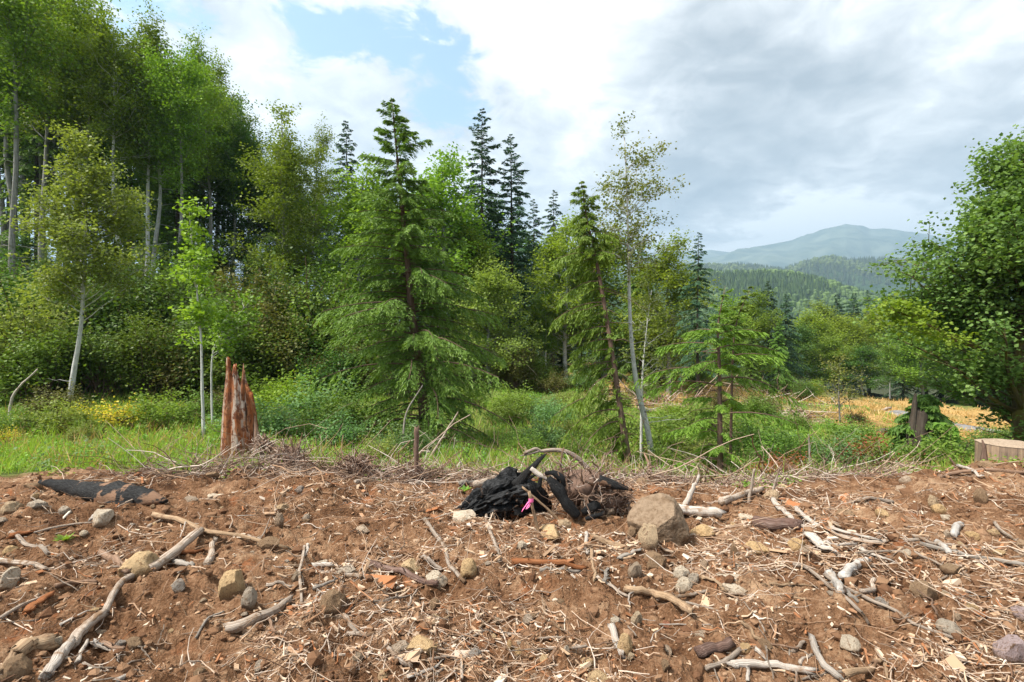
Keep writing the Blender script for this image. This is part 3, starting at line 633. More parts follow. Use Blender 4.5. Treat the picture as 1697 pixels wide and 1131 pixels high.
# ------------------------------------------------------------------ forest meshes shared between trees
def V_alder(seed, h=18, cb=.45, r=2.6, lean=.4, nl=30, leafs=.17, bare=14):
    rg = np.random.default_rng(seed); p = [(0, 0, -.3)] + [(rg.normal(0, .12) + lean * t ** 1.5, rg.normal(0, .12), h * t) for t in (.2, .45, .7, .98)]
    return decid(seed, p, .18, ((lean * .8, 0, h * (cb + 1) / 2), (r, r, h * (1 - cb) / 2)), nl, 9, 46, leafs * .82, .24, 1.35, bare, 'alder', fl=.35, lw=.4)
ALD = [V_alder(101, cb=.55), V_alder(102, cb=.40, r=3.0, lean=-.3), V_alder(103, cb=.60, r=2.4, lean=.9), V_alder(104, h=15, cb=.2, r=3.0, lean=.2, nl=36)]
BROAD = [decid(111, [(0, 0, -.3), (.15, 0, 3), (-.2, .1, 7), (.1, 0, 11.5)], .2, ((0, 0, 6.8), (3.3, 3.3, 5.3)), 40, 9, 36, .17, .26, 1.4, 6, 'broadleaf', fl=.4, lw=.42),
         decid(112, [(0, 0, -.3), (-.2, .1, 3), (.2, .2, 6), (0, 0, 9.5)], .18, ((0, 0, 5.2), (3.8, 3.8, 4.8)), 44, 9, 34, .17, .28, 1.5, 3, 'broadleaf', fl=.45, lw=.42)]
def Wfir(r, p=.8): return lambda t: r * (1 - t) ** p * (1 if t > .12 else .5 + t * 4) + .06
FIR = [conifer(121, [(0, 0, -.3), (.1, 0, 8), (0, .1, 18)], .24, Wfir(3.7, .7), .12, 135, 10, 9, .34, .085, .22, .42, .25, 'fir', lrand=(.45, 1.2)),
       conifer(122, [(0, 0, -.3), (-.1, 0, 8), (.1, 0, 18)], .22, Wfir(3.0, .65), .2, 115, 10, 9, .34, .08, .10, .55, .4, 'fir', lrand=(.35, 1.25)),
       conifer(123, [(0, 0, -.3), (0, 0, 6), (.1, 0, 12)], .18, Wfir(3.1, .8), .04, 120, 9, 9, .34, .09, .15, .5, .4, 'fir', lrand=(.5, 1.2))]
SHR = [shrub(131, 2.4, 1.8, 30, 6, 34, .11, .16), shrub(132, 3.4, 1.9, 34, 6, 34, .11, .18), shrub(133, 1.5, 1.4, 26, 5, 32, .09, .12), shrub(134, 5.0, 2.3, 40, 6, 36, .13, .22)]
HREF = {'a0': (ALD[0], 18), 'a1': (ALD[1], 18), 'a2': (ALD[2], 18), 'a3': (ALD[3], 15), 'b0': (BROAD[0], 12.2), 'b1': (BROAD[1], 10.2), 'f0': (FIR[0], 18), 'f1': (FIR[1], 18), 'f2': (FIR[2], 12)}
KIND = {'a': 'alder_tree', 'b': 'broadleaf_tree', 'f': 'fir_tree'}
_rg = np.random.default_rng(77)
def tree(px, Y, top, v, bark, leaf, label, group=None, rot=None, wide=1.0):
    x = (px - CX) / F * Y; z = float(Hs(np.array([x]), np.array([Y]))[0]); h = EYE + (CY - top) / F * Y - z; pr, hr = HREF[v]; s = h / hr
    rot = _rg.uniform(0, 6.28) if rot is None else rot
    return plant(KIND[v[0]], pr, (x, Y, z), rot, (s * wide, s * wide, s), bark, leaf, label, 'tree', group)

# named trees of the forest edge: px of the foot line, distance, top row in the photograph
EDGE = [
 (28, 25, -90, 'a0', 'bark_grey', 'alder', 'tall alder with pale trunk leaning right at the far left of the forest edge'),
 (75, 29, -60, 'a1', 'bark_grey', 'alder', 'dense tall alder just right of the leftmost leaning alder'),
 (128, 28, 0, 'a2', 'bark_grey', 'alder', 'alder behind the young yellow-green birch, its crown cut by nothing but sky'),
 (190, 27, 25, 'a0', 'bark_birch', 'alder', 'alder with whitish trunk rising directly right of the young birch crown'),
 (238, 29, 60, 'a2', 'bark_birch', 'alder', 'slim white-trunked alder, left one of the close pair in the forest edge'),
 (262, 30, 78, 'a1', 'bark_birch', 'alder', 'slim white-trunked alder, right one of the close pair in the forest edge'),
 (300, 28, 90, 'a0', 'bark_grey', 'alder', 'thick pale leaning alder with long bare side branches above the shrub slope'),
 (348, 33, 100, 'a1', 'bark_grey', 'alder', 'full alder forming the shoulder where the forest skyline drops'),
 (388, 36, 160, 'a3', 'bark_grey', 'alder_dark', 'lower dark alder at the end of the tall alder row'),
 (470, 26, 188, 'a3', 'bark_grey', 'alder', 'twisting mossy alder with an airy crown standing against the white cloud'),
 (520, 31, 232, 'a1', 'bark_grey', 'alder', 'alder with thin crown between the twisting alder and the small spire conifer'),
 (575, 35, 200, 'f1', 'bark_dark', 'fir', 'thin spire conifer poking up left of the big hemlock'),
 (598, 27, 290, 'b0', 'bark_grey', 'yellowgreen', 'yellow-green broadleaf glowing behind the left side of the big hemlock'),
 (735, 30, 270, 'b0', 'bark_grey', 'alder', 'dark green broadleaf rounding out behind the right side of the big hemlock'),
 (797, 34, 180, 'f0', 'bark_dark', 'fir', 'tallest dark fir in the middle of the skyline'),
 (846, 35, 222, 'f0', 'bark_dark', 'fir', 'second dark fir directly right of the tallest one'),
 (885, 44, 330, 'f1', 'bark_dark', 'fir', 'small fir tucked into the right flank of the dark fir pair'),
 (917, 42, 315, 'f1', 'bark_dark', 'fir', 'small pointed conifer top above the yellow-green broadleaf'),
 (780, 30, 395, 'b0', 'bark_grey', 'alder', 'mid-height green broadleaf standing under the dark fir pair'),
 (812, 27, 448, 'b1', 'bark_grey', 'palegreen', 'rounded grey-green willow right of the big hemlock'),
 (938, 34, 372, 'b0', 'bark_birch', 'yellowgreen', 'bright yellow-green broadleaf with white stems left of the leaning conifer'),
 (905, 33, 470, 'a3', 'bark_birch', 'alder', 'lower broadleaf with several white stems beside the meadow bank'),
 (1000, 36, 385, 'b1', 'bark_grey', 'alder', 'broadleaf filling the gap behind the leaning conifer'),
 (1062, 32, 400, 'f2', 'bark_dark', 'hemlock', 'green conifer directly behind the white birch'),
 (1108, 30, 405, 'b0', 'bark_grey', 'yellowgreen', 'yellow-green broadleaf right of the white birch'),
 (1085, 34, 500, 'b1', 'bark_grey', 'birchleaf', 'low olive broadleaf between the birch and the drooping spruce'),
 (1157, 27, 385, 'f1', 'bark_dark', 'fir', 'slender dark conifer with a bare lower trunk standing clear of the skyline'),
 (1212, 38, 500, 'b0', 'bark_grey', 'alder', 'green broadleaf behind the crooked top of the drooping spruce'),
 (1248, 42, 492, 'b0', 'bark_grey', 'alder', 'rounded broadleaf at the right end of the forest wall'),
 (1274, 44, 466, 'f2', 'bark_dark', 'fir', 'dark conifer, left of the two at the corner of the forest'),
 (1302, 46, 488, 'f2', 'bark_dark', 'fir', 'dark conifer, right of the two at the corner of the forest'),
 (1290, 38, 530, 'f2', 'bark_dark', 'hemlock', 'broad green conifer sweeping to the ground at the forest corner'),
 (1245, 34, 545, 'f2', 'bark_dark', 'hemlock', 'green conifer behind the long branches of the drooping spruce'),
 (1325, 52, 540, 'b1', 'bark_grey', 'alder_dark', 'dark broadleaf where the forest wall meets the valley trees'),
 (1350, 60, 520, 'b1', 'bark_grey', 'yellowgreen', 'yellow-green rounded tree leftmost in the valley below the hills'),
 (1388, 95, 488, 'f2', 'bark_dark', 'fir', 'small dark conifer standing above the valley broadleaves'),
 (1414, 98, 486, 'f2', 'bark_dark', 'fir', 'thin dark conifer right of the first one in the valley'),
 (1440, 92, 480, 'f1', 'bark_dark', 'fir', 'dark conifer beside the edge of the big maple crown'),
 (1366, 80, 508, 'b0', 'bark_grey', 'alder', 'green treetop behind the small valley conifers'),
 (1400, 62, 530, 'b1', 'bark_grey', 'yellowgreen', 'bright lime broadleaf in the middle of the valley'),
 (1440, 66, 520, 'b1', 'bark_grey', 'yellowgreen', 'bright lime broadleaf next to the maple crown'),
 (1382, 52, 560, 'b1', 'bark_grey', 'alder', 'olive rounded tree in front of the lime valley trees'),
 (1430, 50, 575, 'b1', 'bark_birch', 'alder_dark', 'dark broadleaf with two white trunks at the meadow end'),
 (1475, 52, 560, 'a3', 'bark_birch', 'alder', 'green birch-like tree with a white trunk beside the maple'),
 (1530, 50, 540, 'b1', 'bark_grey', 'alder', 'green tree behind the cedar-clad stump'),
]
for a in EDGE: tree(*a, wide=(1.45 if a[0] > 1330 and a[3][0] == 'b' else 1.15 if a[3][0] == 'b' else 1.0))

# the deeper rows of the forest: look-alikes share one label
def sky_line(px): return np.interp(px, [-300, 0, 110, 160, 230, 300, 350, 385, 410, 440, 520, 600, 700, 760, 850, 900, 960, 1100, 1200, 1300, 1400, 1600, 2000],
                                       [-160, -80, 0, 45, 80, 100, 112, 165, 215, 240, 260, 300, 250, 290, 330, 400, 430, 450, 500, 520, 560, 560, 560])
G1 = 'alders crowding the forest behind its front row'; G2 = 'dark conifers standing deep in the forest'; G3 = 'trees closing the valley behind the maple'
L1 = 'slim dark alder crowded behind the front row of the forest'; L2 = 'dark conifer deep in the forest shade'; L3 = 'dark rounded tree closing the valley behind the maple'
_rg2 = np.random.default_rng(5)
for i in range(62):
    px = -330 + 13.6 * i + _rg2.normal(0, 6); Y = _rg2.uniform(33, 58); top = sky_line(px) + _rg2.uniform(5, 70)
    con = _rg2.random() < .22
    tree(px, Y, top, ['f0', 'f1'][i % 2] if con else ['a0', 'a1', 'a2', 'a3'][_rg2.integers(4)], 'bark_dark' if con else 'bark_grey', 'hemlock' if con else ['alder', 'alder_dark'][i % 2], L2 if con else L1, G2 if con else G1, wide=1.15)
for i in range(26):
    px = 520 + 30 * i + _rg2.normal(0, 8); Y = _rg2.uniform(42, 60) ; con = i % 3 != 0
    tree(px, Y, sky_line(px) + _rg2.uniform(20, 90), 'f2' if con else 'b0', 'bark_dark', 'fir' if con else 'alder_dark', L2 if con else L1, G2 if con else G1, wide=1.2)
for i in range(15):
    px = 1500 + 34 * i + _rg2.normal(0, 8)
    tree(px, _rg2.uniform(52, 75), 520 + _rg2.uniform(-20, 45), 'b1' if i % 3 else 'f2', 'bark_dark', 'alder_dark' if i % 3 else 'fir', L3, G3, wide=1.4)
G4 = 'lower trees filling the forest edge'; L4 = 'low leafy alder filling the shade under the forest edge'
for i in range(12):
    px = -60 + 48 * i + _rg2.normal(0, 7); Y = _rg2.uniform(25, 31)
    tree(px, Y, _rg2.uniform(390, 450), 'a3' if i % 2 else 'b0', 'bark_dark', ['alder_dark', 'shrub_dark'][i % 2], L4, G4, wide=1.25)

# ------------------------------------------------------------------ hero trees
def base_of(px, py, Y):
    x = (px - CX) / F * Y; return np.array([x, Y, gz(x, Y)])
# big hemlock
b = base_of(703, 757, 13.0)
Whem = lambda t: np.interp(t, [0, .08, .2, .34, .5, .66, .8, .9, .97, 1], [1.95, 2.15, 2.2, 2.1, 1.8, 1.38, .98, .62, .28, .06])
hp = local([(706, 790), (700, 640), (682, 520), (674, 420), (662, 300), (649, 163)], 13.0, b)
pr = conifer(201, hp, .17, Whem, .03, 190, 14, 21, .145, .025, .20, .42, .42, 'hemlock', dens=1.05, thin=2.6, lrand=(.45, 1.2), dead=26, bark_t=.5, sl=.34, flat=.4)
plant('hemlock_tree', pr, b, 0, 1, 'bark_brown', 'hemlock', 'big green hemlock with layered drooping boughs standing alone left of centre')
# leaning conifer
b = base_of(1043, 765, 11.0)
hp = local([(1046, 790), (1030, 690), (1012, 570), (990, 440), (974, 370), (963, 300)], 11.0, b)
Wl = lambda t: np.interp(t, [0, .1, .25, .45, .62, .75, .88, 1], [1.05, 1.4, 1.45, 1.2, .85, .55, .34, .06])
azl = lambda az, t: np.where(t < .62, np.clip(.62 - .62 * np.cos(az - .35), .05, 1.2) * np.where(np.sin(az) > -.35, 1, .12), np.where(np.sin(az) > -.5, 1, .6))
pr = conifer(202, hp, .085, Wl, .04, 140, 13, 16, .14, .020, .1, .75, .75, 'hemlock', azw=azl, dens=1.12, thin=2.6, lrand=(.4, 1.15), dead=34, bark_t=.6, flat=.25)
plant('hemlock_tree', pr, b, 0, 1, 'bark_brown', 'spruce', 'leaning thin conifer with a bare reddish trunk and drooping boughs on its left side')
# drooping spruce on the right
b = base_of(1193, 792, 10.0)
hp = local([(1194, 815), (1193, 700), (1192, 600), (1190, 540), (1202, 474)], 10.0, b)
Ws = lambda t: np.interp(t, [0, .12, .3, .5, .7, .85, 1], [.85, 1.2, 1.15, 1.4, .95, .32, .06])
pr = conifer(203, hp, .065, Ws, .05, 50, 14, 19, .13, .019, .32, .52, .45, 'spruce', dens=1.1, thin=2.3, azw=lambda az, t: np.where(np.sin(az) < -.45, .3, 1.0), lrand=(.35, 1.25), dead=22, bark_t=.6, sl=.33, flat=.35)
plant('spruce_tree', pr, b, 0, 1, 'bark_brown', 'spruce', 'drooping light green spruce with long spread boughs and a dark slim trunk')
# second leader of that spruce: a thin pole tree behind
b = base_of(1212, 770, 10.8)
hp = local([(1210, 790), (1214, 600), (1222, 530), (1246, 474)], 10.8, b)
pr = conifer(204, hp, .035, lambda t: np.interp(t, [0, .5, .7, .9, 1], [.05, .15, .22, .14, .03]), .45, 16, 9, 12, .14, .022, .35, .5, .4, 'spruce', flat=.35, dens=1.0)
plant('spruce_tree', pr, b, 0, 1, 'bark_brown', 'spruce', 'thin crooked young spruce bending right behind the drooping spruce')
# white birch
b = base_of(1080, 772, 11.6)
hp = local([(1086, 795), (1074, 715), (1056, 640), (1046, 560), (1042, 450), (1040, 350), (1035, 228)], 11.6, b)
cc = at(1060, 352, 11.6) - b
pr = decid(205, hp, .085, (tuple(cc), (1.18, 1.05, 1.75)), 34, 8, 14, .062, .08, .45, 12, 'birch', fl=.45, lw=.40, droop=.3)
plant('birch_tree', pr, b, 0, 1, 'bark_birch', 'birchleaf', 'tall white-barked birch with a sparse airy crown beside the leaning conifer')
# small birch leaves low on a side stem
b = base_of(1062, 765, 12.6)
hp = local([(1062, 790), (1064, 640), (1070, 560), (1080, 480)], 12.6, b)
pr = decid(206, hp, .04, (tuple(at(1078, 570, 12.6) - b), (.55, .5, 1.3)), 14, 6, 12, .07, .10, .4, 2, 'birch', lw=.42)
plant('birch_tree', pr, b, 0, 1, 'bark_birch', 'birchleaf', 'thin second birch stem behind the tall birch, with leaves low down')
# young birch at left
b = base_of(110, 697, 14.5)
hp = local([(108, 720), (122, 620), (134, 540), (140, 440), (143, 340), (128, 262)], 14.5, b)
pr = decid(207, hp, .085, (tuple(at(150, 400, 14.5) - b), (1.75, 1.6, 2.35)), 46, 10, 30, .085, .15, .60, 4, 'birch', fl=.35, lw=.42)
plant('birch_tree', pr, b, 0, 1, 'bark_birch', 'palegreen', 'young white-trunked birch with a pale yellow-green crown in front of the left forest')
# sapling left of the snag
b = base_of(339, 712, 10.5)
hp = local([(338, 730), (335, 640), (333, 560), (326, 480), (316, 380), (314, 352)], 10.5, b)
pr = decid(208, hp, .035, (tuple(at(328, 480, 10.5) - b), (.46, .45, 1.45)), 22, 6, 12, .085, .10, .32, 5, 'sapling', lw=.45)
plant('sapling', pr, b, 0, 1, 'bark_birch', 'yellowgreen', 'slim leafy sapling with a light trunk just left of the broken snag')
b = base_of(352, 700, 11.6)
hp = local([(352, 720), (352, 590), (375, 545), (410, 505)], 11.6, b)
pr = decid(209, hp, .025, (tuple(at(385, 535, 11.6) - b), (.6, .4, .6)), 14, 6, 10, .08, .09, .3, 1, 'sapling', lw=.45)
plant('sapling', pr, b, 0, 1, 'bark_birch', 'alder', 'thin sapling bending right over the broken snag')
# big maple at right
b = base_of(1690, 800, 13.2)
hp = local([(1700, 850), (1694, 700), (1690, 560), (1692, 440), (1684, 360), (1700, 290)], 13.2, b)
cc = at(1728, 512, 13.2) - b
pr = decid(210, hp, .27, (tuple(cc), (3.75, 3.2, 3.25)), 92, 11, 56, .095, .16, .90, 14, 'maple', fl=.28, lw=.5, droop=.15)
maple = plant('maple_tree', pr, b, 0, 1, 'bark_moss', 'maple', 'large spreading maple with mossy limbs filling the right edge')
# its lime green side bough
mb = b; o0 = at(1600, 560, 12.4) - mb
hp = [at(1690, 600, 13.2) - mb, at(1600, 570, 12.2) - mb, at(1520, 530, 11.2) - mb, at(1480, 515, 10.9) - mb]
pr = decid(211, hp, .05, (tuple(at(1494, 525, 11.0) - mb), (.42, .45, .42)), 13, 6, 14, .085, .12, .36, 0, 'maple', lw=.5, droop=.5)
o_ = put('limb', pr[0], M['bark_moss'], maple); o_ = put('bough', pr[1], M['maple_lime'], maple); o_['label'] = 'lime green bough on the left side'
# bare-topped sapling on the straw slope
b = base_of(1392, 688, 26.0)
hp = local([(1392, 700), (1390, 650), (1392, 600)], 26.0, b)
pr = decid(212, hp, .05, (tuple(at(1393, 638, 26.0) - b), (1.35, 1.2, 1.25)), 26, 6, 5, .11, .10, .55, 6, 'sapling', lw=.42, updir=.7)
plant('sapling', pr, b, 0, 1, 'bark_grey', 'birchleaf', 'sparse many-stemmed sapling on the straw-coloured slope')
# cedar-clad broken trunk
b = base_of(1527, 790, 11.6)
hp = local([(1530, 800), (1530, 720), (1535, 655)], 11.6, b)
pr = conifer(213, hp, .10, lambda t: np.interp(t, [0, .3, .7, 1], [.62, .62, .55, .12]), .2, 58, 9, 13, .2, .05, .15, .8, .7, 'cedar', flat=.3)
plant('cedar_tree', pr, b, 0, 1, 'bark_dark', 'cedar', 'young drooping cedar growing around the dark broken trunk')
# extra shaggy bough right of it
b = base_of(1568, 800, 11.2)
hp = local([(1566, 805), (1566, 760), (1560, 700)], 11.2, b)
pr = conifer(214, hp, .03, lambda t: np.interp(t, [0, .5, 1], [.42, .42, .2]), .1, 34, 8, 12, .2, .05, .1, .9, .9, 'cedar', flat=.3)
plant('cedar_tree', pr, b, 0, 1, 'bark_dark', 'weeds', 'small bright cedar shoot between the dark broken trunk and the sawn stump')

# ------------------------------------------------------------------ shrubs
SH = [ # px, py of foot, Y, height px, variant, leaf, label
 (30, 660, 17, 235, 3, 'palegreen', 'tall yellowish shrub at the far left of the shrub slope'),
 (75, 672, 16.5, 170, 1, 'shrub', 'leafy shrub at the left, under the tall yellowish one'),
 (170, 675, 17.5, 175, 1, 'shrub_dark', 'dark shrub right behind the foot of the young birch trunk'),
 (235, 672, 18, 190, 3, 'shrub', 'broad shrub between the young birch and the sapling'),
 (285, 665, 19, 165, 1, 'shrub_dark', 'dark shrub left of the slim leafy sapling'),
 (345, 660, 19.5, 170, 3, 'shrub_dark', 'dark shrub directly behind the slim sapling'),
 (405, 655, 20, 165, 1, 'shrub', 'shrub directly behind the broken snag'),
 (455, 650, 20, 190, 3, 'brownleaf', 'brown-tinged shrub right of the broken snag'),
 (510, 645, 21, 180, 3, 'shrub', 'tall shrub between the brown-tinged shrub and the big hemlock'),
 (555, 650, 20, 130, 1, 'brownleaf', 'brownish shrub touching the left boughs of the big hemlock'),
 (440, 668, 16, 55, 2, 'yellowgreen', 'low bright yellow-green shrub just right of the snag'),
 (485, 672, 15, 60, 2, 'yellowgreen', 'second low yellow-green shrub right of the snag'),
 (530, 690, 14, 70, 2, 'weeds_blue', 'cool green bush below the left hemlock boughs'),
 (575, 700, 12.5, 70, 2, 'shrub', 'green bush at the left foot of the big hemlock'),
 (560, 735, 11, 60, 2, 'weeds_blue', 'round cool green bush in front of the big hemlock'),
 (505, 735, 11, 45, 2, 'shrub', 'low bush between snag and hemlock at the brush edge'),
 (628, 762, 9.2, 62, 2, 'palegreen', 'broad-leaved light green seedling clump before the hemlock'),
 (668, 755, 10, 85, 2, 'weeds_blue', 'grey-green shrub standing before the hemlock trunk'),
 (850, 640, 27, 135, 3, 'brownleaf', 'reddish-brown shrub under the grey-green willow'),
 (890, 632, 28, 90, 1, 'shrub', 'rounded shrub on the bank right of the reddish one'),
 (925, 640, 26, 40, 2, 'brownleaf', 'low brushy shrub on the meadow bank'),
 (840, 700, 17, 60, 2, 'shrub', 'bush in the meadow right of the hemlock'),
 (905, 735, 13, 70, 2, 'weeds_blue', 'cool green meadow bush left of the leaning conifer'),
 (870, 745, 12, 50, 2, 'weeds', 'bright bush behind the charred log'),
 (960, 745, 12, 45, 2, 'shrub', 'bush under the left boughs of the leaning conifer'),
 (1100, 735, 13, 80, 2, 'weeds', 'bright bush between the birch foot and the spruce'),
 (1140, 700, 16, 55, 2, 'shrub', 'green bush behind the left boughs of the spruce'),
 (1110, 690, 18, 60, 1, 'yellowgreen', 'light bush right of the birch trunk'),
 (1260, 740, 13, 85, 2, 'shrub', 'green bush right of the drooping spruce'),
 (1300, 760, 11, 70, 2, 'shrub', 'bush at the left of the right-hand thicket'),
 (1345, 750, 12, 80, 1, 'shrub', 'tall bush in the right-hand thicket'),
 (1395, 765, 11, 75, 2, 'weeds_blue', 'cool green bush in the right-hand thicket'),
 (1440, 765, 11, 70, 2, 'redleaf', 'rusty-leaved bush in the right-hand thicket'),
 (1410, 745, 13, 65, 2, 'shrub', 'bush behind the rusty-leaved one'),
 (1480, 770, 10.5, 65, 2, 'shrub', 'bush left of the dark broken trunk'),
 (1465, 735, 14, 45, 2, 'weeds', 'bright low bush on the slope above the rusty-leaved one'),
 (1300, 795, 9, 70, 2, 'redleaf', 'rusty-leaved bush at the brush edge right of the spruce'),
 (1340, 790, 9.3, 50, 2, 'palegreen', 'pale bush at the brush edge right of the rusty one'),
 (1240, 775, 10, 45, 2, 'weeds', 'low bright bush before the foot of the spruce'),
 (1330, 660, 36, 55, 1, 'shrub_dark', 'dark shrub at the forest corner'),
 (1345, 650, 40, 45, 1, 'yellowgreen', 'yellowish shrub at the foot of the forest corner'),
 (1370, 705, 22, 25, 2, 'weeds', 'low green clump on the straw slope left'),
 (1420, 715, 20, 28, 2, 'shrub', 'low green clump on the straw slope middle'),
 (1320, 710, 20, 40, 2, 'shrub', 'green clump at the left end of the straw slope'),
 (1590, 735, 20, 20, 2, 'brownleaf', 'low brownish clump between dark trunk and sawn stump'),
 (1650, 722, 24, 60, 1, 'shrub', 'shrub under the maple beyond the sawn stump'),
 (1680, 735, 18, 45, 1, 'shrub_dark', 'dark shrub below the maple trunk'),
 (1600, 690, 47, 45, 3, 'shrub_dark', 'dark shrub beyond the gravel road'),
]
for i, (px, py, Y, hp_, v, lf_, lab) in enumerate(SH):
    x = (px - CX) / F * Y; z = gz(x, Y); h = (EYE + (CY - (py - hp_)) / F * Y) - z; ref = [2.4, 3.4, 1.5, 5.0][v]; s = max(h, .25) / ref * (.72 if px > 600 else .92); sw = s
    plant('shrub', SHR[v], (x, Y, z - .05), _rg.uniform(0, 6.28), (sw * 1.1, sw * 1.1, s), 'bark_brown', lf_, lab, 'shrub', None, ('stems', 'foliage'))
# anonymous understorey shrubs along the foot of the forest
for i in range(46):
    px = -140 + 15.5 * i + _rg2.normal(0, 6); Y = _rg2.uniform(18.5, 25); x = (px - CX) / F * Y; z = gz(x, Y); s = _rg2.uniform(.75, 1.25)
    plant('shrub', SHR[[1, 3, 3, 0][i % 4]], (x, Y, z - .1), _rg2.uniform(0, 6.28), s, 'bark_brown', ['shrub', 'shrub_dark', 'shrub_dark', 'brownleaf', 'alder_dark'][i % 5], 'understorey shrub merged into the green slope below the alders', 'shrub', 'understorey shrubs below the alders', ('stems', 'foliage'))
for i in range(34):
    px = 590 + 23 * i + _rg2.normal(0, 6); Y = _rg2.uniform(34, 44) + max(0, px - 1150) * .02; x = (px - CX) / F * Y; z = gz(x, Y); s = _rg2.uniform(.35, .62)
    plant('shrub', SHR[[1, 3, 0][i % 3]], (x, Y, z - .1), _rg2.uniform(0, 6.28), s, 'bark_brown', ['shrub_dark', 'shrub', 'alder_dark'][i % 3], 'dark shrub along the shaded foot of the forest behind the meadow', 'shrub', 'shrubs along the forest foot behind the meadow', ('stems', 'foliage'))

# small bushes dotted over the rough meadow
for i in range(58):
    u = _rg2.uniform(-.10, .88) if i < 44 else _rg2.uniform(-1.0, -.45); Y = math.exp(_rg2.uniform(math.log(10.5), math.log(27 if i < 44 else 14))); x = u * Y; z = gz(x, Y); h = _rg2.uniform(.28, .75) * (1 + .02 * Y)
    plant('bush', SHR[2], (x, Y, z - .04), _rg2.uniform(0, 6.28), (h / 1.5 * 1.2, h / 1.5 * 1.2, h / 1.5), 'bark_brown', ['weeds', 'shrub', 'palegreen', 'weeds_blue', 'birchleaf', 'brownleaf', 'shrub'][i % 7],
          'small knee-high bush dotted over the rough green meadow', 'bush', 'small bushes dotted over the meadow', ('stems', 'foliage'))

# ------------------------------------------------------------------ meadow cover
def scatter_uY(rg, n, u0, u1, Y0, Y1, p=1.0):
    u = rg.uniform(u0, u1, n); Y = np.exp(rg.uniform(0, 1, n) ** p * np.log(Y1 / Y0) + np.log(Y0)); return u * Y, Y
def blades(name, label, mat, n, u0, u1, Y0, Y1, h0, h1, wd, seed, mask, p=1.0, clump=6, lean=.45):
    rg = np.random.default_rng(seed); cx_, cy_ = scatter_uY(rg, n // clump, u0, u1, Y0, Y1, p)
    k = rg.random(len(cx_)) < mask(cx_, cy_); cx_, cy_ = cx_[k], cy_[k]
    x = np.repeat(cx_, clump) + rg.normal(0, .06, len(cx_) * clump) * np.repeat(cy_, clump) ** .5 * .5; y = np.repeat(cy_, clump) + rg.normal(0, .06, len(cx_) * clump) * np.repeat(cy_, clump) ** .5 * .5
    z = H(x, y) - .01; N = len(x); hh = rg.uniform(h0, h1, N) * (1 + .3 * fb(x * .9, y * .9, o=2, seed=seed)); dv = nrm(np.stack([rg.normal(0, lean, N), rg.normal(0, lean, N), np.ones(N)], -1))
    side = nrm(np.cross(dv, rg.normal(0, 1, (N, 3)))); ww = (wd * (1 + .045 * np.maximum(y - 8, 0)))[:, None] * side
    tint = np.clip(np.repeat(rg.uniform(0, .6, len(cx_)), clump) + rg.uniform(0, .4, N), 0, 1)
    g = G(); kites(g, np.stack([x, y, z], -1), dv * hh[:, None], ww, tint, .35); o = put(name, g.mesh(name, False), mat); tag(o, label, 'grass', kind='stuff')
def weeds(name, label, mat, n, u0, u1, Y0, Y1, hgt, leaf, seed, mask, p=1.0, per=34, cat='weeds'):
    rg = np.random.default_rng(seed); cx_, cy_ = scatter_uY(rg, n // per, u0, u1, Y0, Y1, p); k = rg.random(len(cx_)) < mask(cx_, cy_); cx_, cy_ = cx_[k], cy_[k]
    B = len(cx_); big = 1 + .03 * np.maximum(cy_ - 8, 0); R = rg.uniform(.10, .28, B) * big; hg = hgt * rg.uniform(.4, 1.2, B) * (1 + .5 * fb(cx_ * .5, cy_ * .5, o=2, seed=seed + 3))
    bi = np.repeat(np.arange(B), per); N = len(bi); v = rg.normal(0, 1, (N, 3)); v = nrm(v) * rg.uniform(.3, 1, (N, 1)); x = cx_[bi] + v[:, 0] * R[bi]; y = cy_[bi] + v[:, 1] * R[bi]
    z = H(x, y) + np.abs(v[:, 2]) * hg[bi]; ld = nrm(rg.normal(0, 1, (N, 3)) * [1, 1, .5] + np.stack([v[:, 0], v[:, 1], 0 * x], -1)); up = nrm(rg.normal(0, .5, (N, 3)) + [0, 0, 1.]); wv = nrm(np.cross(ld, up))
    sz = (leaf * rg.uniform(.6, 1.3, N) * big[bi])[:, None]; tint = np.clip(rg.uniform(0, .55, B)[bi] + rg.uniform(0, .45, N), 0, 1)
    g = G(); kites(g, np.stack([x, y, z], -1), ld * sz, wv * sz * .36, tint, .42); o = put(name, g.mesh(name, False), mat); tag(o, label, cat, kind='stuff')
notdirt = lambda x, y: (1 - dirt_mask(x, y)) * (1 - .5 * straw_mask(x, y))
leftm = lambda x, y: (1 - dirt_mask(x, y)) * (vn(x * .7, y * .7, seed=71) > .35)
blades('grass', 'green grass over the meadow strip', M['grass'], 44000, -1.15, 1.1, 6.6, 30, .12, .42, .007, 301, notdirt, p=.9)
weeds('meadow_weeds', 'leafy green weeds covering the meadow', M['weeds'], 84000, -1.1, 1.1, 6.8, 34, .26, .055, 302, notdirt, p=.9)
weeds('cool_weeds', 'cool green leafy ground cover among the weeds', M['weeds_blue'], 24000, -1.15, 1.1, 7.0, 24, .32, .060, 303, leftm, p=.9)
weeds('dark_undergrowth', 'darker undergrowth below the shrubs', M['shrub'], 14000, -1.15, -.15, 11, 34, .45, .08, 304, notdirt, p=.9)
blades('dry_grass', 'straw-coloured dry grass on the sloping meadow', M['straw'], 36000, -.08, 1.15, 22, 58, .14, .42, .014, 305, straw_mask, p=1.0)
blades('withered_stalks', 'thin withered stalks among the green meadow weeds', M['straw'], 9000, -1.1, 1.1, 7.2, 22, .2, .5, .005, 306, notdirt, p=.9, lean=.7)
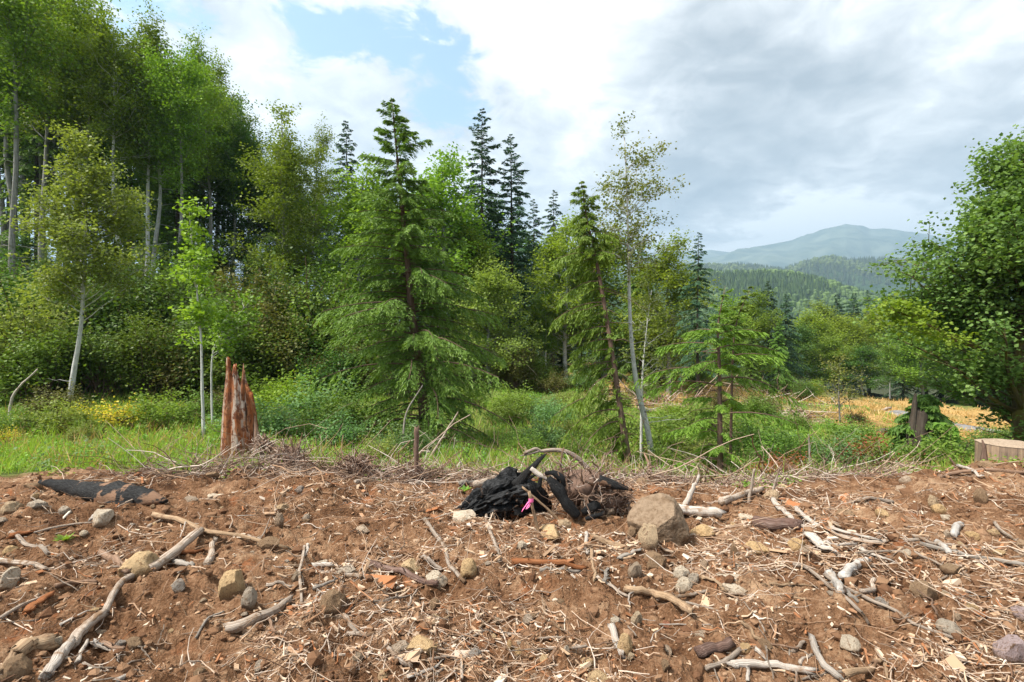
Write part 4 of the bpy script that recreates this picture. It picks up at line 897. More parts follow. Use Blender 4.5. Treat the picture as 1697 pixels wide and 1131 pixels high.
# goldenrod
gr = [shrub(141, .50, .34, 18, 4, 11, .035, .05, 'goldenrod')]
for px, py, s, lab in [(143, 712, 1.1, 'tight clump of yellow goldenrod, leftmost in the green meadow'), (180, 712, 1.0, 'yellow goldenrod right beside the tight leftmost clump'), (208, 715, 1.25, 'widest spray of yellow goldenrod right of the young birch trunk'),
                       (290, 700, .7, 'small yellow goldenrod in front of the shrubs before the sapling'), (8, 742, .8, 'yellow flowering clump at the left border of the meadow'), (458, 690, .9, 'yellow flowering clump right behind the snag'), (500, 660, .9, 'yellow-topped flowering clump before the brown-tinged shrub')]:
    p = ghit(px, py); plant('goldenrod_plant', gr[0], p, px * 1.3, (s * p[1] / 9,) * 3, 'bark_brown', 'yellow', lab, 'flowers', None, ('stems', 'blossoms'))
# ------------------------------------------------------------------ stones
def ico(sub):
    import bmesh
    bm = bmesh.new(); bmesh.ops.create_icosphere(bm, subdivisions=sub, radius=1); bm.verts.ensure_lookup_table()
    v = np.array([q.co[:] for q in bm.verts]); t = np.array([[q.index for q in f.verts] for f in bm.faces]); bm.free(); return v, t
I1, I2, I3, I4 = ico(1), ico(2), ico(3), ico(4)
def rock_mesh(seed, base=None, cuts=7, rough=.07, name='stone', depth=(.62, .9)):
    rg = np.random.default_rng(seed); v, t = base or I4; v = v.copy()
    for _ in range(cuts):
        n = nrm(rg.normal(size=3)); d = rg.uniform(*depth); e = v @ n - d; k = e > 0; v[k] -= n * (e[k] * 1.0)[:, None]
    v *= 1 + rough * fb(v[:, 0] * 1.6 + seed, v[:, 1] * 1.6, v[:, 2] * 1.6, o=4, seed=seed)[:, None] * 1.8
    g = G(); g.add(v, None, t); return g.mesh(name, False)
ROCKS = [rock_mesh(400 + i, cuts=[8, 13, 16, 10][i % 4], rough=[.10, .08, .07, .12][i % 4], depth=[(.66, .92), (.52, .85), (.45, .8), (.6, .9)][i % 4]) for i in range(12)]
def stone(px, py, wp, hp, mat, label, v=0, rot=0.0, bury=.30, name='stone', Yo=0.0):
    """px,py: centre of the visible stone; wp,hp its visible size in photograph pixels"""
    b = ghit(px, py + hp * .5); Y = b[1] + wp / F * b[1] * .25; rx = wp / F * Y / 2; hz = hp / F * Y
    rz = hz / (1 - bury) / 2 * 1.05; ry = rx * .8
    x = (px - CX) / F * Y; z = gz(x, Y)
    zc = EYE + (CY - py) / F * Y; zc = max(zc, z - .1 * rz)
    o = put(name, ROCKS[v % 12], M[mat], loc=(x, Y, zc - rz * bury * .6)); o.scale = (rx * 1.12, ry, rz * 1.05); o.rotation_euler = (0, rot, (px * 7 % 628) / 100)
    # keep width after turning: near-equal footprint
    o.scale = (rx * 1.1, rx * 1.0, rz * 1.05); return tag(o, label, 'stone', 'loose stones on the churned soil')
# the two large ones by the bleached log are built with their own outline
def big_boulder():
    b = ghit(1095, 905); Y = b[1] + .12; s = Y / F
    v, t = ico(5); v = v.copy()
    for n, d in [((-.50, -.38, .78), .34), ((.80, -.30, .45), .58), ((.18, -.98, -.08), .50), ((-.8, -.5, -.25), .60), ((.9, .1, -.1), .80), ((.25, -.2, .95), .66), ((-.2, -.75, -.6), .7), ((.55, -.75, -.35), .74)]:
        n = nrm(np.array(n)); e = v @ n - d; k = e > 0; v[k] -= n * (e[k] * .95)[:, None]
    v *= 1 + .11 * fb(v[:, 0] * 2.4, v[:, 1] * 2.4, v[:, 2] * 2.4, o=5, g=.6, seed=9)[:, None]
    v[:, 0] -= .25 * v[:, 2] * (v[:, 0] < 0) * .5
    v *= np.array([56, 46, 54]) * s; g = G(); g.add(v, None, t); c = at(1096, 868, Y)
    o = put('boulder', g.mesh('boulder', False), M['rock_big'], loc=c); tag(o, 'biggest boulder of the clearing, pale angular top and dark brown front', 'boulder')
M['rock_big'] = rockmat('boulder_stone', [(.205, .150, .100), (.22, .155, .105)], (.125, .078, .045))
big_boulder()
ST = [
 (1075, 890, 31, 40, 'rock', 'brown upright cobble leaning on the front of the biggest boulder', 3),
 (1048, 882, 18, 18, 'rock_brown', 'small brown stone left of the upright cobble by the biggest boulder', 1),
 (232, 936, 54, 34, 'rock_yellow', 'tan rounded stone half hidden behind the broken root by the leaning grey pole', 4),
 (384, 970, 40, 46, 'rock_yellow', 'blocky ochre stone standing alone above the cut log end', 1),
 (414, 993, 24, 32, 'rock', 'small tan stone leaning against the blocky ochre stone', 0),
 (14, 962, 44, 32, 'rock_pale', 'pale flat stone at the left border', 2),
 (298, 972, 27, 18, 'rock_gray', 'flat grey stone on the dark mound below the leaning grey pole', 9),
 (776, 943, 28, 28, 'rock_yellow', 'round brown-ochre stone right of the slanted pale stick', 0),
 (722, 961, 36, 22, 'rock_pale', 'pale stone at the foot of the slanted pale stick', 5),
 (680, 941, 44, 20, 'rock_yellow', 'pointed yellow stone above the reddish barked log piece', 2),
 (720, 1003, 17, 17, 'rock_brown', 'round brown pebble under the pale stone by the slanted stick', 0),
 (697, 1067, 58, 22, 'rock_yellow', 'long tan embedded stone low in the centre', 6),
 (786, 1086, 27, 17, 'rock_gray', 'smooth grey stone right of the long embedded one', 8),
 (636, 1120, 22, 14, 'rock_yellow', 'yellow stone at the bottom border', 4),
 (429, 1106, 20, 16, 'rock', 'rounded tan stone low at the left centre', 4),
 (171, 857, 34, 26, 'rock_pale', 'pale stone against the front of the charred fallen log', 1),
 (463, 862, 13, 22, 'rock', 'small upright tan stone on the left slope of the centre mound', 3),
 (467, 843, 22, 13, 'rock', 'small blocky stone on top of the centre mound', 1),
 (508, 858, 12, 10, 'rock', 'round pebble on the face of the centre mound', 0),
 (497, 812, 16, 11, 'rock_gray', 'grey pebble near the mound crest below the root wad', 4),
 (598, 879, 40, 14, 'rock', 'flat tan stone at the foot of the centre mound', 6),
 (445, 900, 34, 14, 'rock_brown', 'brown earthy stone under the centre mound', 4),
 (553, 998, 46, 32, 'rock_brown', 'large earth-covered stone embedded in the low ridge', 4),
 (492, 957, 15, 20, 'rock', 'tan stone beside the thin upright stick', 5),
 (534, 936, 26, 9, 'rock_pale', 'flat pale chip-like stone right of the thin upright stick', 2),
 (575, 946, 36, 14, 'rock', 'tan stone among the sticks left of the barked log piece', 5),
 (767, 853, 58, 18, 'rock_pale', 'long pale slab of stone at the foot of the big charred log', 6),
 (912, 882, 50, 16, 'rock_yellow', 'flat tan slab in front of the pink ribbon sticks', 2),
 (935, 866, 36, 14, 'rock', 'tan slab behind the flat one near the ribbon sticks', 10),
 (865, 904, 16, 13, 'rock_pale', 'pale stone left of the flat tan slab', 1),
 (980, 848, 24, 16, 'rock', 'tan stone beneath the charred slabs', 5),
 (1012, 848, 18, 14, 'rock', 'tan stone right of the charred slabs', 1),
 (1165, 881, 34, 16, 'rock_yellow', 'yellow-brown stone right of the biggest boulder', 8),
 (1236, 857, 36, 11, 'rock_pale', 'flat stone beyond the bleached log', 6),
 (1212, 869, 24, 10, 'rock_yellow', 'ochre flat stone in front of the bleached log end', 10),
 (1250, 909, 40, 15, 'rock_yellow', 'elongated smooth ochre stone left of the weathered block', 4),
 (1217, 915, 22, 24, 'rock_brown', 'pointed brown stone left of the elongated ochre stone', 2),
 (1130, 950, 26, 20, 'rock_pale', 'angular pale stone, upper one of the cluster below the boulder', 1),
 (1132, 969, 28, 18, 'rock_pale', 'pale faceted stone, lower one of the cluster below the boulder', 7),
 (1151, 961, 22, 18, 'rock', 'yellowish stone, right one of the cluster below the boulder', 2),
 (1212, 963, 72, 22, 'rock_pale', 'long pale flat slab of stone right of the cluster', 6),
 (1214, 938, 38, 10, 'rock', 'flat stone above the long pale slab', 10),
 (1085, 930, 44, 24, 'rock_brown', 'earthy brown stone below the upright cobble', 4),
 (1052, 945, 24, 24, 'rock', 'stone beside the grey wood chip below the boulder', 3),
 (1167, 938, 14, 16, 'rock', 'small round stone above the stone cluster', 0),
 (1055, 1026, 20, 22, 'rock', 'upright grey-tan stone left of the split log', 3),
 (1036, 1071, 24, 34, 'rock_yellow', 'egg-shaped tan stone against the weathered splinter', 0),
 (1046, 1088, 13, 11, 'rock', 'small brown stone below the egg-shaped one', 1),
 (1020, 1026, 20, 11, 'rock_pale', 'pale stone left of the upright grey-tan stone', 6),
 (1104, 1036, 16, 10, 'rock_red', 'small reddish piece of stone below the split log', 2),
 (973, 1102, 24, 22, 'rock_yellow', 'ochre stone near the bottom centre-right', 1),
 (990, 1126, 38, 16, 'rock_yellow', 'yellow stone cut by the bottom border', 4),
 (1103, 1104, 16, 18, 'rock_brown', 'brown block right of the bottom ochre stones', 1),
 (939, 1080, 13, 15, 'rock_pale', 'small pale faceted stone low in the centre-right', 2),
 (903, 1096, 20, 16, 'rock_yellow', 'yellow-brown stone low in the centre', 5),
 (874, 1026, 22, 12, 'rock', 'tan stone left of the fork twigs', 4),
 (858, 1081, 20, 11, 'rock_yellow', 'yellow stone at the low centre', 6),
 (845, 1070, 10, 16, 'rock_yellow', 'upright yellow pebble beside the low centre stone', 0),
 (886, 1123, 14, 9, 'rock', 'pinkish-tan pebble at the bottom', 4),
 (1162, 1050, 28, 11, 'rock', 'brown flat stone above the white birch stick', 6),
 (1236, 1074, 20, 14, 'rock_yellow', 'ochre stone above the white birch stick', 1),
 (1407, 1065, 36, 16, 'rock_pale', 'tan stone under a pale root near the curved white stick', 5),
 (1531, 979, 44, 22, 'rock_brown', 'large brown rounded stone on the right slope', 9),
 (1626, 823, 20, 20, 'rock_brown', 'round brown stone high on the right slope', 0),
 (1555, 843, 20, 13, 'rock_yellow', 'ochre stone high on the right slope', 4),
 (1547, 832, 16, 22, 'rock', 'upright stone behind the ochre one on the right slope', 3),
 (1493, 811, 20, 13, 'rock', 'pinkish-tan stone at the crest right of the thicket', 5),
 (1500, 796, 18, 12, 'rock', 'round stone on the crest line right of the thicket', 0),
 (1462, 850, 22, 10, 'rock_yellow', 'flat ochre stone in the middle of the right slope', 8),
 (1566, 856, 22, 10, 'rock_pale', 'pale flat stone right of the ochre one', 6),
 (1610, 888, 20, 13, 'rock_yellow', 'ochre stone beside the white birch chunk', 1),
 (1646, 884, 16, 10, 'rock_yellow', 'yellow stone near the right border', 4),
 (1657, 916, 18, 9, 'rock_yellow', 'bright orange-ochre stone near the right border', 5),
 (1571, 890, 20, 12, 'rock', 'tan stone above the white birch chunk', 2),
 (1502, 917, 16, 10, 'rock_pale', 'pale pebble beside the curved root', 0),
 (1461, 1000, 22, 13, 'rock_gray', 'grey stone right of the birch log', 8),
 (1609, 1008, 20, 15, 'rock_yellow', 'ochre stone on the lower right slope', 1),
 (1585, 1024, 13, 11, 'rock', 'brown pebble left of the lower right ochre stone', 0),
 (1622, 1072, 30, 14, 'rock_pale', 'long pale stone left of the pinkish boulder', 6),
 (1676, 1076, 48, 40, 'rock_pink', 'pinkish boulder near the bottom right corner', 3),
 (1690, 1015, 26, 20, 'rock_pink', 'pinkish stone at the right border', 1),
 (1334, 912, 16, 10, 'rock', 'stone left of the bleached poles', 4),
 (1322, 905, 30, 20, 'rock_yellow', 'ochre stone among the bleached pole ends', 2),
 (62, 838, 26, 16, 'rock', 'tan stone on the cobbly bank left of the charred fallen log', 1),
 (20, 842, 30, 18, 'rock', 'larger tan stone on the cobbly bank at the left border', 4),
 (18, 912, 22, 12, 'rock_yellow', 'ochre pebble beneath the orange rotten wood', 4),
 (108, 848, 20, 16, 'rock', 'stone just left of the pale one by the charred fallen log', 5),
 (352, 822, 22, 11, 'rock_pale', 'pale flat stone on the upper left bank', 6),
 (140, 891, 13, 9, 'rock_pale', 'pale pebble right of the small green dock plant', 0),
 (28, 1108, 40, 36, 'rock_brown', 'earthy brown stone in the bottom left corner', 3),
 (95, 1066, 20, 16, 'rock_pale', 'pale stone between the split log and the root', 2),
 (222, 1065, 26, 14, 'rock_brown', 'dark stone on the low mound right of the broken root', 8),
 (200, 1068, 20, 13, 'rock_gray', 'flat grey stone beside the broken root', 6),
]
M['rock_red'] = rockmat('reddish_stone', [(.40, .17, .10), (.42, .20, .12)])
for s in ST: stone(*s)
# anonymous stones: individuals, alike
_r3 = np.random.default_rng(61)
LS = 'small tan or brown fist-sized stone scattered loose on the churned soil'
hx = np.array([[s[0], s[1]] for s in ST])
cnt = 0
while cnt < 130:
    u = _r3.uniform(-1.02, 1.02); Y = math.exp(_r3.uniform(math.log(2.45), math.log(7.9))); x = u * Y
    if dirt_mask(np.array([x]), np.array([Y]))[0] < .5: continue
    r = min(.075, .017 * math.exp(_r3.exponential(.42))) * (Y / 4) ** .5
    o = put('stone', ROCKS[cnt % 12], M[['rock', 'rock', 'rock_yellow', 'rock_brown', 'rock', 'rock_brown'][cnt % 6]], loc=(x, Y, gz(x, Y) + r * .15)); o.scale = (r * _r3.uniform(.9, 1.5), r, r * _r3.uniform(.55, .9))
    o.rotation_euler = (_r3.uniform(-.3, .3), _r3.uniform(-.3, .3), _r3.uniform(0, 6.28)); tag(o, LS, 'stone', 'small loose stones scattered over the soil'); cnt += 1

# ------------------------------------------------------------------ sticks, poles and log pieces laid on the ground
def splinter(g, k, n, amt, rg, both=True):
    """break the clean ends of the last tube of the accumulator"""
    v = g.v[-1]; a = n * k
    if len(v) < a + 2: return
    ax = nrm(v[a + 1] - v[a])
    v[(n - 1) * k:n * k] += ax * rg.uniform(-amt, amt * 1.4, (k, 1))
    if both: v[:k] -= ax * rg.uniform(-amt, amt * 1.0, (k, 1))
def stick_path(pts, wp, lift=.55, n=14, wob=.25, seed=0):
    rg = np.random.default_rng(seed); W_ = [ghit(px, py) for px, py in pts]; P = smooth_path(np.array(W_), n)
    rad = np.mean([wp / F * q[1] / 2 for q in W_])
    zz = H(P[:, 0], P[:, 1]); L = np.linalg.norm(P[-1] - P[0])
    # a stiff piece rests on the bumps: chord above the terrain
    ch = np.interp(np.linspace(0, 1, n), np.linspace(0, 1, len(W_)), [q[2] for q in W_]); up = np.maximum(zz - ch, 0); P[:, 2] = ch + np.maximum(up.max() * .35, up * .8) + rad * lift
    wob = wob * np.clip(L / rad / 45, .18, 1.2); wv_ = rg.normal(0, rad * wob * 1.6, (5, 3)); P += smooth_path(wv_, n) * [1, 1, .5] + rg.normal(0, rad * .05, (n, 3)); return P, rad
def L_(P): return float(np.linalg.norm(P[-1] - P[0]))
def stick(pts, wp, mat, label, taper=.7, cat='stick', name='stick', k=8, flat=1.0, seed=None, end=.6, n=14, wob=.5, group=None):
    seed = int(pts[0][0] * 3 + pts[0][1]) if seed is None else seed; rg = np.random.default_rng(seed)
    P, rad = stick_path(pts, wp, n=n, wob=wob, seed=seed); rr = rad * np.linspace(1, taper, n) * (1 + .035 * rg.normal(0, 1, n))
    o0 = P[0].copy(); g = G(); rr = rr * .88; tubes(g, P - o0, rr, k, rough=.17, seed=seed); splinter(g, k, n, rad * end, rg)
    if L_(P) > 14 * rad:
        for kn in range(rg.integers(1, 4)):
            m_ = P[rg.integers(2, n - 2)] - o0; dd = nrm(rg.normal(0, 1, 3) * [1, 1, .7] + [0, 0, .5]); tubes(g, np.array([m_, m_ + dd * (rad + .006), m_ + dd * (rad + rg.uniform(.012, .035))]), np.array([.5, .36, .2]) * min(rad, .012), 5)
        pass
    if flat != 1.0:
        v = g.v[0]; c = np.interp(np.arange(len(v)) // k, np.arange(n), (P - o0)[:, 2]); v[:, 2] = c + (v[:, 2] - c) * flat
    o = put(name, g.mesh(name), M[mat], loc=o0); return tag(o, label, cat, group)
K = 'wood_pale'; Wh = 'wood_white'; T_ = 'wood_tan'; Br = 'wood_brown'; Gy = 'wood_grey'; Rd = 'wood_red'
STK = [
 ([(248, 950), (290, 920), (338, 887)], 17, K, 'grey debarked pole leaning up the bank above the tan rounded stone', 1.1),
 ([(118, 1078), (140, 1050), (172, 1022)], 21, K, 'thick pale root section low at the left', .8),
 ([(172, 1022), (190, 990), (220, 962), (247, 945)], 11, K, 'splintered grey root joining the leaning pole to the thick root section', 1.1),
 ([(78, 1131), (95, 1105), (116, 1076)], 22, Wh, 'bleached white splintered butt at the bottom left', .8),
 ([(0, 1126), (25, 1095), (85, 1070)], 16, 'wood_tan', 'curved tan root in the bottom left corner', 1.1),
 ([(30, 1096), (84, 1078)], 28, 'wood_tan', 'short split block of tan wood at the bottom left', 1.0),
 ([(372, 1054), (430, 1028), (484, 999)], 20, K, 'cut log with a dark sawn end pointing left in the lower left centre', .7),
 ([(499, 908), (498, 950), (501, 1002)], 6, K, 'thin pale upright stick left of centre', .8),
 ([(510, 905), (505, 925)], 7, Wh, 'white splinter beside the thin upright stick', .5),
 ([(700, 866), (733, 915), (769, 970)], 8, K, 'long slanted pale stick in the centre, falling to the right', .9),
 ([(805, 853), (815, 895), (824, 935)], 7, K, 'straight pale stick right of the slanted one', .7),
 ([(614, 937), (665, 955), (722, 975)], 13, 'bark_log', 'reddish-brown log piece with flaky bark in the centre', .9),
 ([(699, 926), (732, 949)], 9, K, 'short grey stick just above the flaky-barked log piece', .8),
 ([(618, 998), (652, 993), (690, 985)], 5, K, 'thin pale stick lying level below the flaky-barked log piece', .7),
 ([(677, 1012), (690, 983)], 5, K, 'short thin stick crossing the level one', .6),
 ([(645, 1079), (662, 1097), (683, 1108)], 8, K, 'curved grey stick low in the centre', .8),
 ([(573, 1026), (590, 1052)], 9, K, 'short grey stick, upper of the crossing pair in the low left centre', .8),
 ([(575, 1054), (598, 1057), (620, 1055)], 9, K, 'short grey stick, lower of the crossing pair in the low left centre', .6),
 ([(718, 1043), (745, 1024)], 8, T_, 'short yellowish split stick low in the centre', .8),
 ([(678, 1126), (715, 1112), (735, 1098)], 13, Wh, 'white flat shard tapering to the right at the bottom', .15),
 ([(765, 1131), (764, 1096)], 7, K, 'grey stub rising at the bottom edge', .7),
 ([(708, 1097), (745, 1092), (758, 1096), (767, 1081)], 5, K, 'kinked thin root at the bottom centre', .7),
 ([(722, 1120), (738, 1108)], 6, K, 'short pale twig under the kinked root', .7),
 ([(442, 1020), (455, 1052)], 6, Br, 'reddish twig standing beside the cut log', .7),
 ([(440, 977), (491, 979)], 7, K, 'level grey stick left of the thin upright stick', .8),
 ([(519, 941), (549, 941)], 9, Wh, 'short white peeled piece right of the thin upright stick', 1.0),
 ([(572, 955), (600, 960)], 9, K, 'short round stick among the stones left of the flaky-barked log piece', .8),
 ([(520, 980), (567, 963)], 7, Gy, 'dark grey stick leading up to the flaky-barked log piece', .5),
 ([(1037, 984), (1085, 998), (1139, 1019)], 15, T_, 'split tan log piece, longest in the right centre', .9),
 ([(1088, 997), (1125, 992), (1170, 985)], 8, K, 'grey root stick above the split tan log piece', .7),
 ([(990, 962), (1015, 977), (1040, 992)], 6, K, 'thin stick sloping down to the split tan log piece', .8),
 ([(979, 896), (1010, 905), (1040, 913)], 11, T_, 'barkless grey-tan log piece below the biggest boulder', .9),
 ([(1026, 930), (1062, 918)], 11, Gy, 'weathered grey wood chip below the biggest boulder', .6),
 ([(1114, 853), (1150, 854), (1189, 858)], 19, Wh, 'bleached log section right of the biggest boulder', .95),
 ([(972, 889), (972, 917)], 8, Wh, 'white stub standing in the centre of the slope', .9),
 ([(981, 918), (985, 966)], 7, T_, 'upright light splinter just below the white stub', .8),
 ([(1000, 966), (1008, 945)], 8, Gy, 'grey sliver beside the light upright splinter', .7),
 ([(1252, 873), (1285, 878), (1324, 880)], 24, 'bark_log', 'weathered grey-brown wood block at the end of the bleached poles', .9),
 ([(1308, 845), (1350, 872), (1395, 893), (1428, 901)], 9, Wh, 'long bleached pole, topmost of the bundle on the right', .6),
 ([(1280, 832), (1300, 855), (1316, 872)], 10, Wh, 'bleached slat rising behind the weathered wood block', .8),
 ([(1336, 864), (1380, 880), (1450, 898)], 11, Wh, 'long bleached split board in the bundle on the right', .8),
 ([(1335, 880), (1390, 897), (1450, 905), (1525, 904)], 8, K, 'long grey pole running right from the bundle', .8),
 ([(1340, 902), (1380, 908), (1420, 907)], 7, Wh, 'short bleached pole at the foot of the bundle', .7),
 ([(1425, 912), (1455, 926), (1482, 935)], 11, Wh, 'white flat splinter below the bundle of poles', .5),
 ([(1340, 895), (1362, 912), (1378, 917)], 22, Wh, 'broad white slab of torn wood at the lower end of the bundle', .6),
 ([(1430, 912), (1448, 905), (1462, 893)], 8, Br, 'brown curved bark strip on the pole bundle', .5),
 ([(1402, 966), (1420, 950), (1438, 937)], 16, 'birch_log', 'short white birch log on the right slope', .9),
 ([(1374, 955), (1385, 970), (1398, 985)], 18, 'birch_log', 'thick birch root collar left of the short birch log', .8),
 ([(1312, 940), (1340, 950), (1375, 975), (1405, 1000), (1425, 1022), (1448, 1040)], 9, K, 'bent pale root arching below the birch log, upper one', .5),
 ([(1370, 958), (1395, 975), (1425, 990), (1475, 1010), (1520, 1045), (1580, 1067)], 8, K, 'long pale branch trailing down to the lower right', .6),
 ([(1380, 968), (1400, 985), (1418, 1002)], 9, Gy, 'grey root lying under the birch root collar', .7),
 ([(1448, 965), (1446, 982), (1432, 985)], 9, K, 'knobbly curved root stub right of the birch log', 1.0),
 ([(1344, 1062), (1358, 1095), (1378, 1120), (1396, 1131)], 12, Wh, 'curved bleached stick at the bottom right', .9),
 ([(1210, 1107), (1275, 1113), (1344, 1119)], 15, Wh, 'straight peeled white stick at the bottom right', .8),
 ([(1172, 1115), (1200, 1100), (1226, 1083)], 9, K, 'pale root left of the straight peeled stick', 1.1),
 ([(1239, 1131), (1240, 1112)], 7, Wh, 'white peg under the straight peeled stick', .9),
 ([(1160, 1090), (1190, 1082), (1212, 1072)], 22, 'bark_log', 'chunk of lichen-grey bark above the pale root', .9),
 ([(1400, 1128), (1440, 1118), (1470, 1102)], 14, T_, 'torn forked piece of tan wood at the bottom right', .5),
 ([(1466, 1104), (1470, 1131)], 7, T_, 'pointed tan splinter beside the torn forked piece', .6),
 ([(1252, 1080), (1268, 1100)], 9, Wh, 'pale grooved splinter above the straight peeled stick', .6),
 ([(1228, 1040), (1252, 1062), (1275, 1080)], 9, T_, 'pale torn root strip above the grooved splinter', .4),
 ([(1315, 1088), (1333, 1070)], 9, K, 'short grey piece left of the curved bleached stick', .7),
 ([(1325, 1108), (1347, 1090)], 7, K, 'short twig below the short grey piece', .6),
 ([(1013, 1043), (1022, 1070), (1030, 1092)], 14, Wh, 'weathered grooved splinter beside the egg-shaped tan stone', .9),
 ([(840, 1053), (890, 1056), (936, 1060)], 5, K, 'thin reddish-pale stick lying level, right one in the low centre', .8),
 ([(776, 1060), (800, 1049), (848, 1052)], 5, K, 'thin bent root left of the level thin stick', .8),
 ([(795, 1042), (812, 1030)], 5, T_, 'small twig above the thin bent root', .8),
 ([(16, 890), (48, 906), (80, 924)], 8, K, 'straight pinkish-grey stick at the left, below the orange rotten wood', .8),
 ([(0, 934), (40, 937), (78, 950)], 11, K, 'smooth grey stick entering from the left border', .7),
 ([(0, 1030), (38, 1004), (76, 989)], 7, K, 'bent grey branch at the left border', .8),
 ([(92, 975), (130, 969), (162, 968)], 9, Br, 'dark brown stick with a pale top in the lower left debris', .7),
 ([(100, 1040), (140, 1018), (172, 1006)], 7, Wh, 'flat pale sliver bridging the debris at the lower left', .3),
 ([(172, 925), (195, 946), (220, 958)], 13, Br, 'knobbly reddish root beside the tan rounded stone', .8),
 ([(46, 1020), (85, 990)], 18, Rd, 'slab of orange rotten wood at the lower left', .8),
 ([(18, 892), (55, 884)], 10, Rd, 'bright orange rotten splinter at the left', .5),
 ([(285, 920), (320, 918), (338, 916)], 10, Rd, 'orange rotten wood under the leaning grey pole', .5),
 ([(290, 939), (318, 942)], 12, Gy, 'dark bark piece lying under the leaning grey pole', .5),
 ([(152, 1072), (175, 1085), (200, 1103)], 12, Wh, 'white splinter with a torn edge at the lower left', .5),
 ([(172, 1070), (190, 1078), (202, 1082)], 9, Br, 'curved pinkish bark strip at the lower left', .6),
 ([(127, 1105), (145, 1068)], 9, Wh, 'pale splinter leaning along the thick root section', .6),
 ([(135, 1106), (175, 1113), (240, 1100)], 5, K, 'thin curved root at the bottom left', .7),
 ([(195, 1131), (225, 1118)], 11, Wh, 'pale pointed piece at the bottom left border', .4),
 ([(255, 855), (290, 868), (340, 882), (400, 893), (480, 912)], 11, T_, 'long tan root running right from the charred fallen log', .5),
 ([(245, 877), (268, 864)], 7, K, 'short pale peg beneath the charred fallen log', .8),
 ([(150, 866), (162, 850)], 7, Wh, 'white peg beside the pale stone at the charred fallen log', .7),
 ([(325, 1060), (345, 1028), (372, 1016)], 5, Gy, 'forked dark twig above the cut log end', .7),
 ([(340, 940), (350, 915), (360, 895)], 14, K, 'frayed pale root bundle right of the leaning pole', .5),
 ([(60, 885), (120, 872), (170, 868)], 4, K, 'long thin pale twig below the pale stone', .7),
 ([(588, 803), (640, 795), (692, 788)], 8, K, 'grey branch lying right of the second root wad', .6),
 ([(760, 806), (800, 800), (840, 792)], 8, Gy, 'grey pole behind the big charred log', .7),
 ([(790, 812), (820, 801), (850, 797)], 15, K, 'pale fallen log behind the big charred log', .8),
 ([(1195, 838), (1230, 828), (1262, 820)], 14, K, 'grey fallen log at the brush edge on the right', .7),
 ([(1590, 878), (1580, 895)], 13, 'birch_log', 'small white birch chunk on the right slope', .9),
 ([(1553, 902), (1574, 922)], 11, 'birch_log', 'white crumbling birch piece on the right slope', .9),
 ([(1650, 872), (1675, 892), (1697, 915)], 6, K, 'thin pale stick at the right border', .8),
 ([(1530, 903), (1590, 922), (1640, 932), (1697, 941)], 8, Gy, 'dark long root running out of the right border', 1.0),
 ([(1420, 923), (1480, 920), (1530, 930), (1570, 945), (1574, 955), (1555, 968)], 5, K, 'thin pale root curling on the right slope', .8),
 ([(1515, 890), (1545, 903), (1600, 910)], 6, K, 'wavy root above the curling one', .6),
 ([(1275, 970), (1350, 976)], 6, T_, 'straight tan splinter right of the long pale slab of stone', .7),
 ([(1285, 985), (1335, 997)], 5, T_, 'thin tan splinter below the straight one', .7),
 ([(1395, 1120), (1330, 1131)], 6, K, 'thin root along the bottom right border', .7),
 ([(1165, 960), (1190, 972), (1200, 985)], 10, T_, 'curved light root at the edge of the long pale slab', .8),
 ([(1555, 795), (1580, 790), (1697, 786)], 8, Br, 'dark root lying along the right crest', .8),
 ([(1590, 775), (1615, 790), (1630, 795)], 6, Wh, 'pale branch on the crest left of the sawn stump', .6),
 ([(1250, 990), (1200, 985)], 4, K, 'thin twig on the soil right of the split tan log piece', .6),
 ([(900, 1000), (905, 1015)], 7, T_, 'small upright twig left of the split tan log piece', .6),
 ([(1480, 835), (1440, 830), (1415, 835)], 8, K, 'pale root piece in the middle of the right slope', .7),
 ([(868, 1024), (920, 1040), (935, 1050)], 5, T_, 'slanting tan twig low in the centre', .6),
 ([(850, 935), (930, 938), (965, 945)], 12, Rd, 'rotten reddish wood ledge in the centre of the slope', .7),
 ([(895, 948), (960, 952)], 7, Gy, 'small grey slat below the rotten wood ledge', .8),
 ([(575, 1020), (585, 1004)], 9, Rd, 'orange rotten splinter on the low ridge', .4),
]
for s in STK:
    fl = .45 if any(w_ in s[3] for w_ in ('shard', 'slab', 'board', 'flat', 'sliver', 'chip')) else 1.0
    logl = any(w_ in s[3] for w_ in (' log ', 'log with', 'block', 'chunk'))
    stick(s[0], s[1], s[2], s[3], s[4], cat='log' if logl else 'stick', name='log_piece' if logl else 'stick', flat=fl, end=1.2 if s[2] in (Wh, T_, Rd) else .5)

# upright or leaning sticks above the ground: (base px, tip px, width px, ...)
def lean(bpx, tip, wp, mat, label, mid=None, dY=0.0, taper=.5, cat='stick', name='stick', k=7, Yb=None):
    b = ghit(*bpx) if Yb is None else base_of(bpx[0], bpx[1], Yb); Y = b[1]; pts = [b - [0, 0, .05]] + ([at(mid[0], mid[1], Y + dY / 2)] if mid else []) + [at(tip[0], tip[1], Y + dY)]
    P = smooth_path(pts, 12); rg = np.random.default_rng(int(bpx[0])); rad = wp / F * Y / 2; P[1:-1] += rg.normal(0, rad * .10, (10, 3)); g = G(); tubes(g, P - b, rad * np.linspace(1, taper, 12), k, rough=.2, seed=int(bpx[0])); splinter(g, k, 12, rad * .8, rg)
    return tag(put(name, g.mesh(name), M[mat], loc=b), label, cat)
lean((893, 880), (877, 816), 6, T_, 'thin upright stick that carries the pink ribbon', taper=.8)
lean((935, 864), (866, 808), 5, T_, 'thin stick slanting across the ribbon stick', mid=(905, 842), taper=.7)
lean((1132, 838), (1158, 789), 12, Wh, 'white pointed splinter standing right of the biggest boulder', taper=.35)
